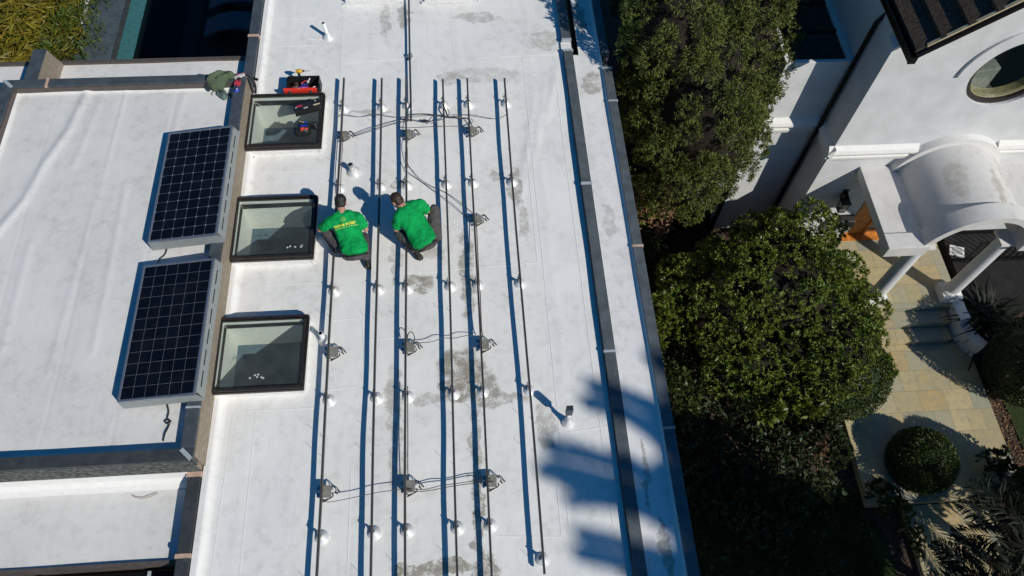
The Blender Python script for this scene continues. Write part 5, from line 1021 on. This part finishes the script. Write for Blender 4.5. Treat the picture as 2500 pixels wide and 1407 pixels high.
b = MB(); b.tube(smooth_path([(-10.2,18.4,-5.4),(-10.17,17.6,-5.45),(-10.22,17.0,-5.45)],4), .06, 8); tag(b.build('rolled_towel', 'pale_grey', None, off=(-10.2,17.6,-5.45)), 'rolled pale towel lying on the edge of the dark deck', 'towel')
# two loungers on the patio in deep shade
for yy, lab in ((16.7,'dark curved lounger nearer the house on the shaded patio'),(17.75,'dark curved lounger farther back on the shaded patio')):
    t = thing('lounger', (-5.6,yy,-5.53), lab, 'lounger', 'loungers on the shaded patio'); b = MB(); pr_ = []
    for k in range(15):
        s = k/14; pr_.append((-6.75+1.9*s, -5.25+.25*math.sin(s*3.6)+.5*max(0,s-.55)**1.5))
    P = []; 
    for (x, z) in pr_: P += [(x,yy-.33,z),(x,yy+.33,z),(x,yy+.33,z-.07),(x,yy-.33,z-.07)]
    b.add(P, [(4*i+q,4*i+4+q,4*i+4+(q+1)%4,4*i+(q+1)%4) for i in range(14) for q in range(4)]+[(0,1,2,3),(59,58,57,56)]); b.build('cushion', 'cushion', t)
    b = MB(); [b.box(x-.03,x+.03,yy-.3,yy+.3,-5.53,z-.07) for x, z in (pr_[3], pr_[10])]; b.build('legs', 'black_metal', t)
# tall trees beyond the bottom edge of the picture that shade the garden and the parapets
def shade_tree(loc, rad, label):
    x, y, z = loc; sbb = sub_blobs([(x,y,z,*rad)], 60, .35, .7, -.9, .8); P, N = blob_points(sbb, 3800, (.5,1.0), -.9)
    return tree('evergreen_tree', (x,y,-5.7), label, 'tree', [('crown', [rosettes(P, N, 6, .26, .12, 1)], 'leaf_dark')], [([(x,y,-5.8),(x,y,z)], (.16,.1))])
shade_tree((10.1,-2.4,.2), (1.55,1.6,2.9), 'tall evergreen outside the lower right of the view that shades the lawn')
shade_tree((8.9,-3.6,-.4), (1.5,1.5,2.6), 'tall evergreen outside the view beside the lawn, nearer the modern house')
t = thing('palm_tree', (14.6,-15.5,-5.7), 'very tall palm outside the view whose fronds shade the right parapet', 'palm'); TT = 21.0
b = MB(); cc = Vector((3.3,1.7,0))+SV*TT; b.tube([(cc.x+.5,cc.y-.4,-5.8),(cc.x+.2,cc.y-.2,6),(cc.x,cc.y,cc.z)], [.28,.22,.18], 10); b.build('trunk', 'bark', t)
VF = []; random.seed(12)
for pts, wd in (([(3.3,1.9),(2.6,2.9),(2.05,3.5),(1.55,3.72)],.26),([(3.3,1.8),(2.4,2.30),(1.7,2.65),(.92,2.90)],.33),([(3.3,1.9),(2.4,2.1),(1.8,2.35),(1.15,2.42)],.20),([(3.3,1.35),(2.4,1.45),(1.75,1.66),(1.2,1.83)],.24),([(3.3,1.9),(2.7,2.45),(2.3,2.5),(2.05,2.2)],.35),([(3.4,1.5),(2.7,1.7),(2.3,1.5),(2.0,1.25)],.36),([(3.3,2),(2.9,3.2),(2.75,3.9),(2.5,4.3)],.3),([(3.2,2),(2.6,2.9),(2.45,3.3),(2.35,3.6)],.3),([(3.3,1.6),(4.2,2.6),(4.8,3.0),(5.4,3.0)],.4),([(3.3,1.6),(3.5,.6),(3.4,-.2),(3.1,-.9)],.4),([(3.3,1.6),(4.2,1.0),(5,.6),(5.6,0)],.4)):
    q = smooth_path([(x,y,0) for x,y in pts], 22); nn = len(q); B, Dv, LL = [], [], []
    for i, p in enumerate(q):
        s = i/(nn-1); lift = TT+.5*math.sin(math.pi*s)-.35*s; base = p+SV*lift; tn = (q[min(i+1,nn-1)]-q[max(i-1,0)]).normalized(); sd = tn.cross(Vector((0,0,1)))
        for s_ in (-1,1):
            for _ in range(4): B.append(base); Dv.append(sd*s_+tn*.5+Vector((0,0,random.uniform(-.5,.1)))); LL.append(wd*(1.15-.25*s)*random.uniform(.8,1.15))
    VF.append(leaves(np.array([list(v) for v in B]), np.array([list(v) for v in Dv]), np.array(LL), .15, .1, .1))
foliage('fronds', VF, 'leaf_palm', t)
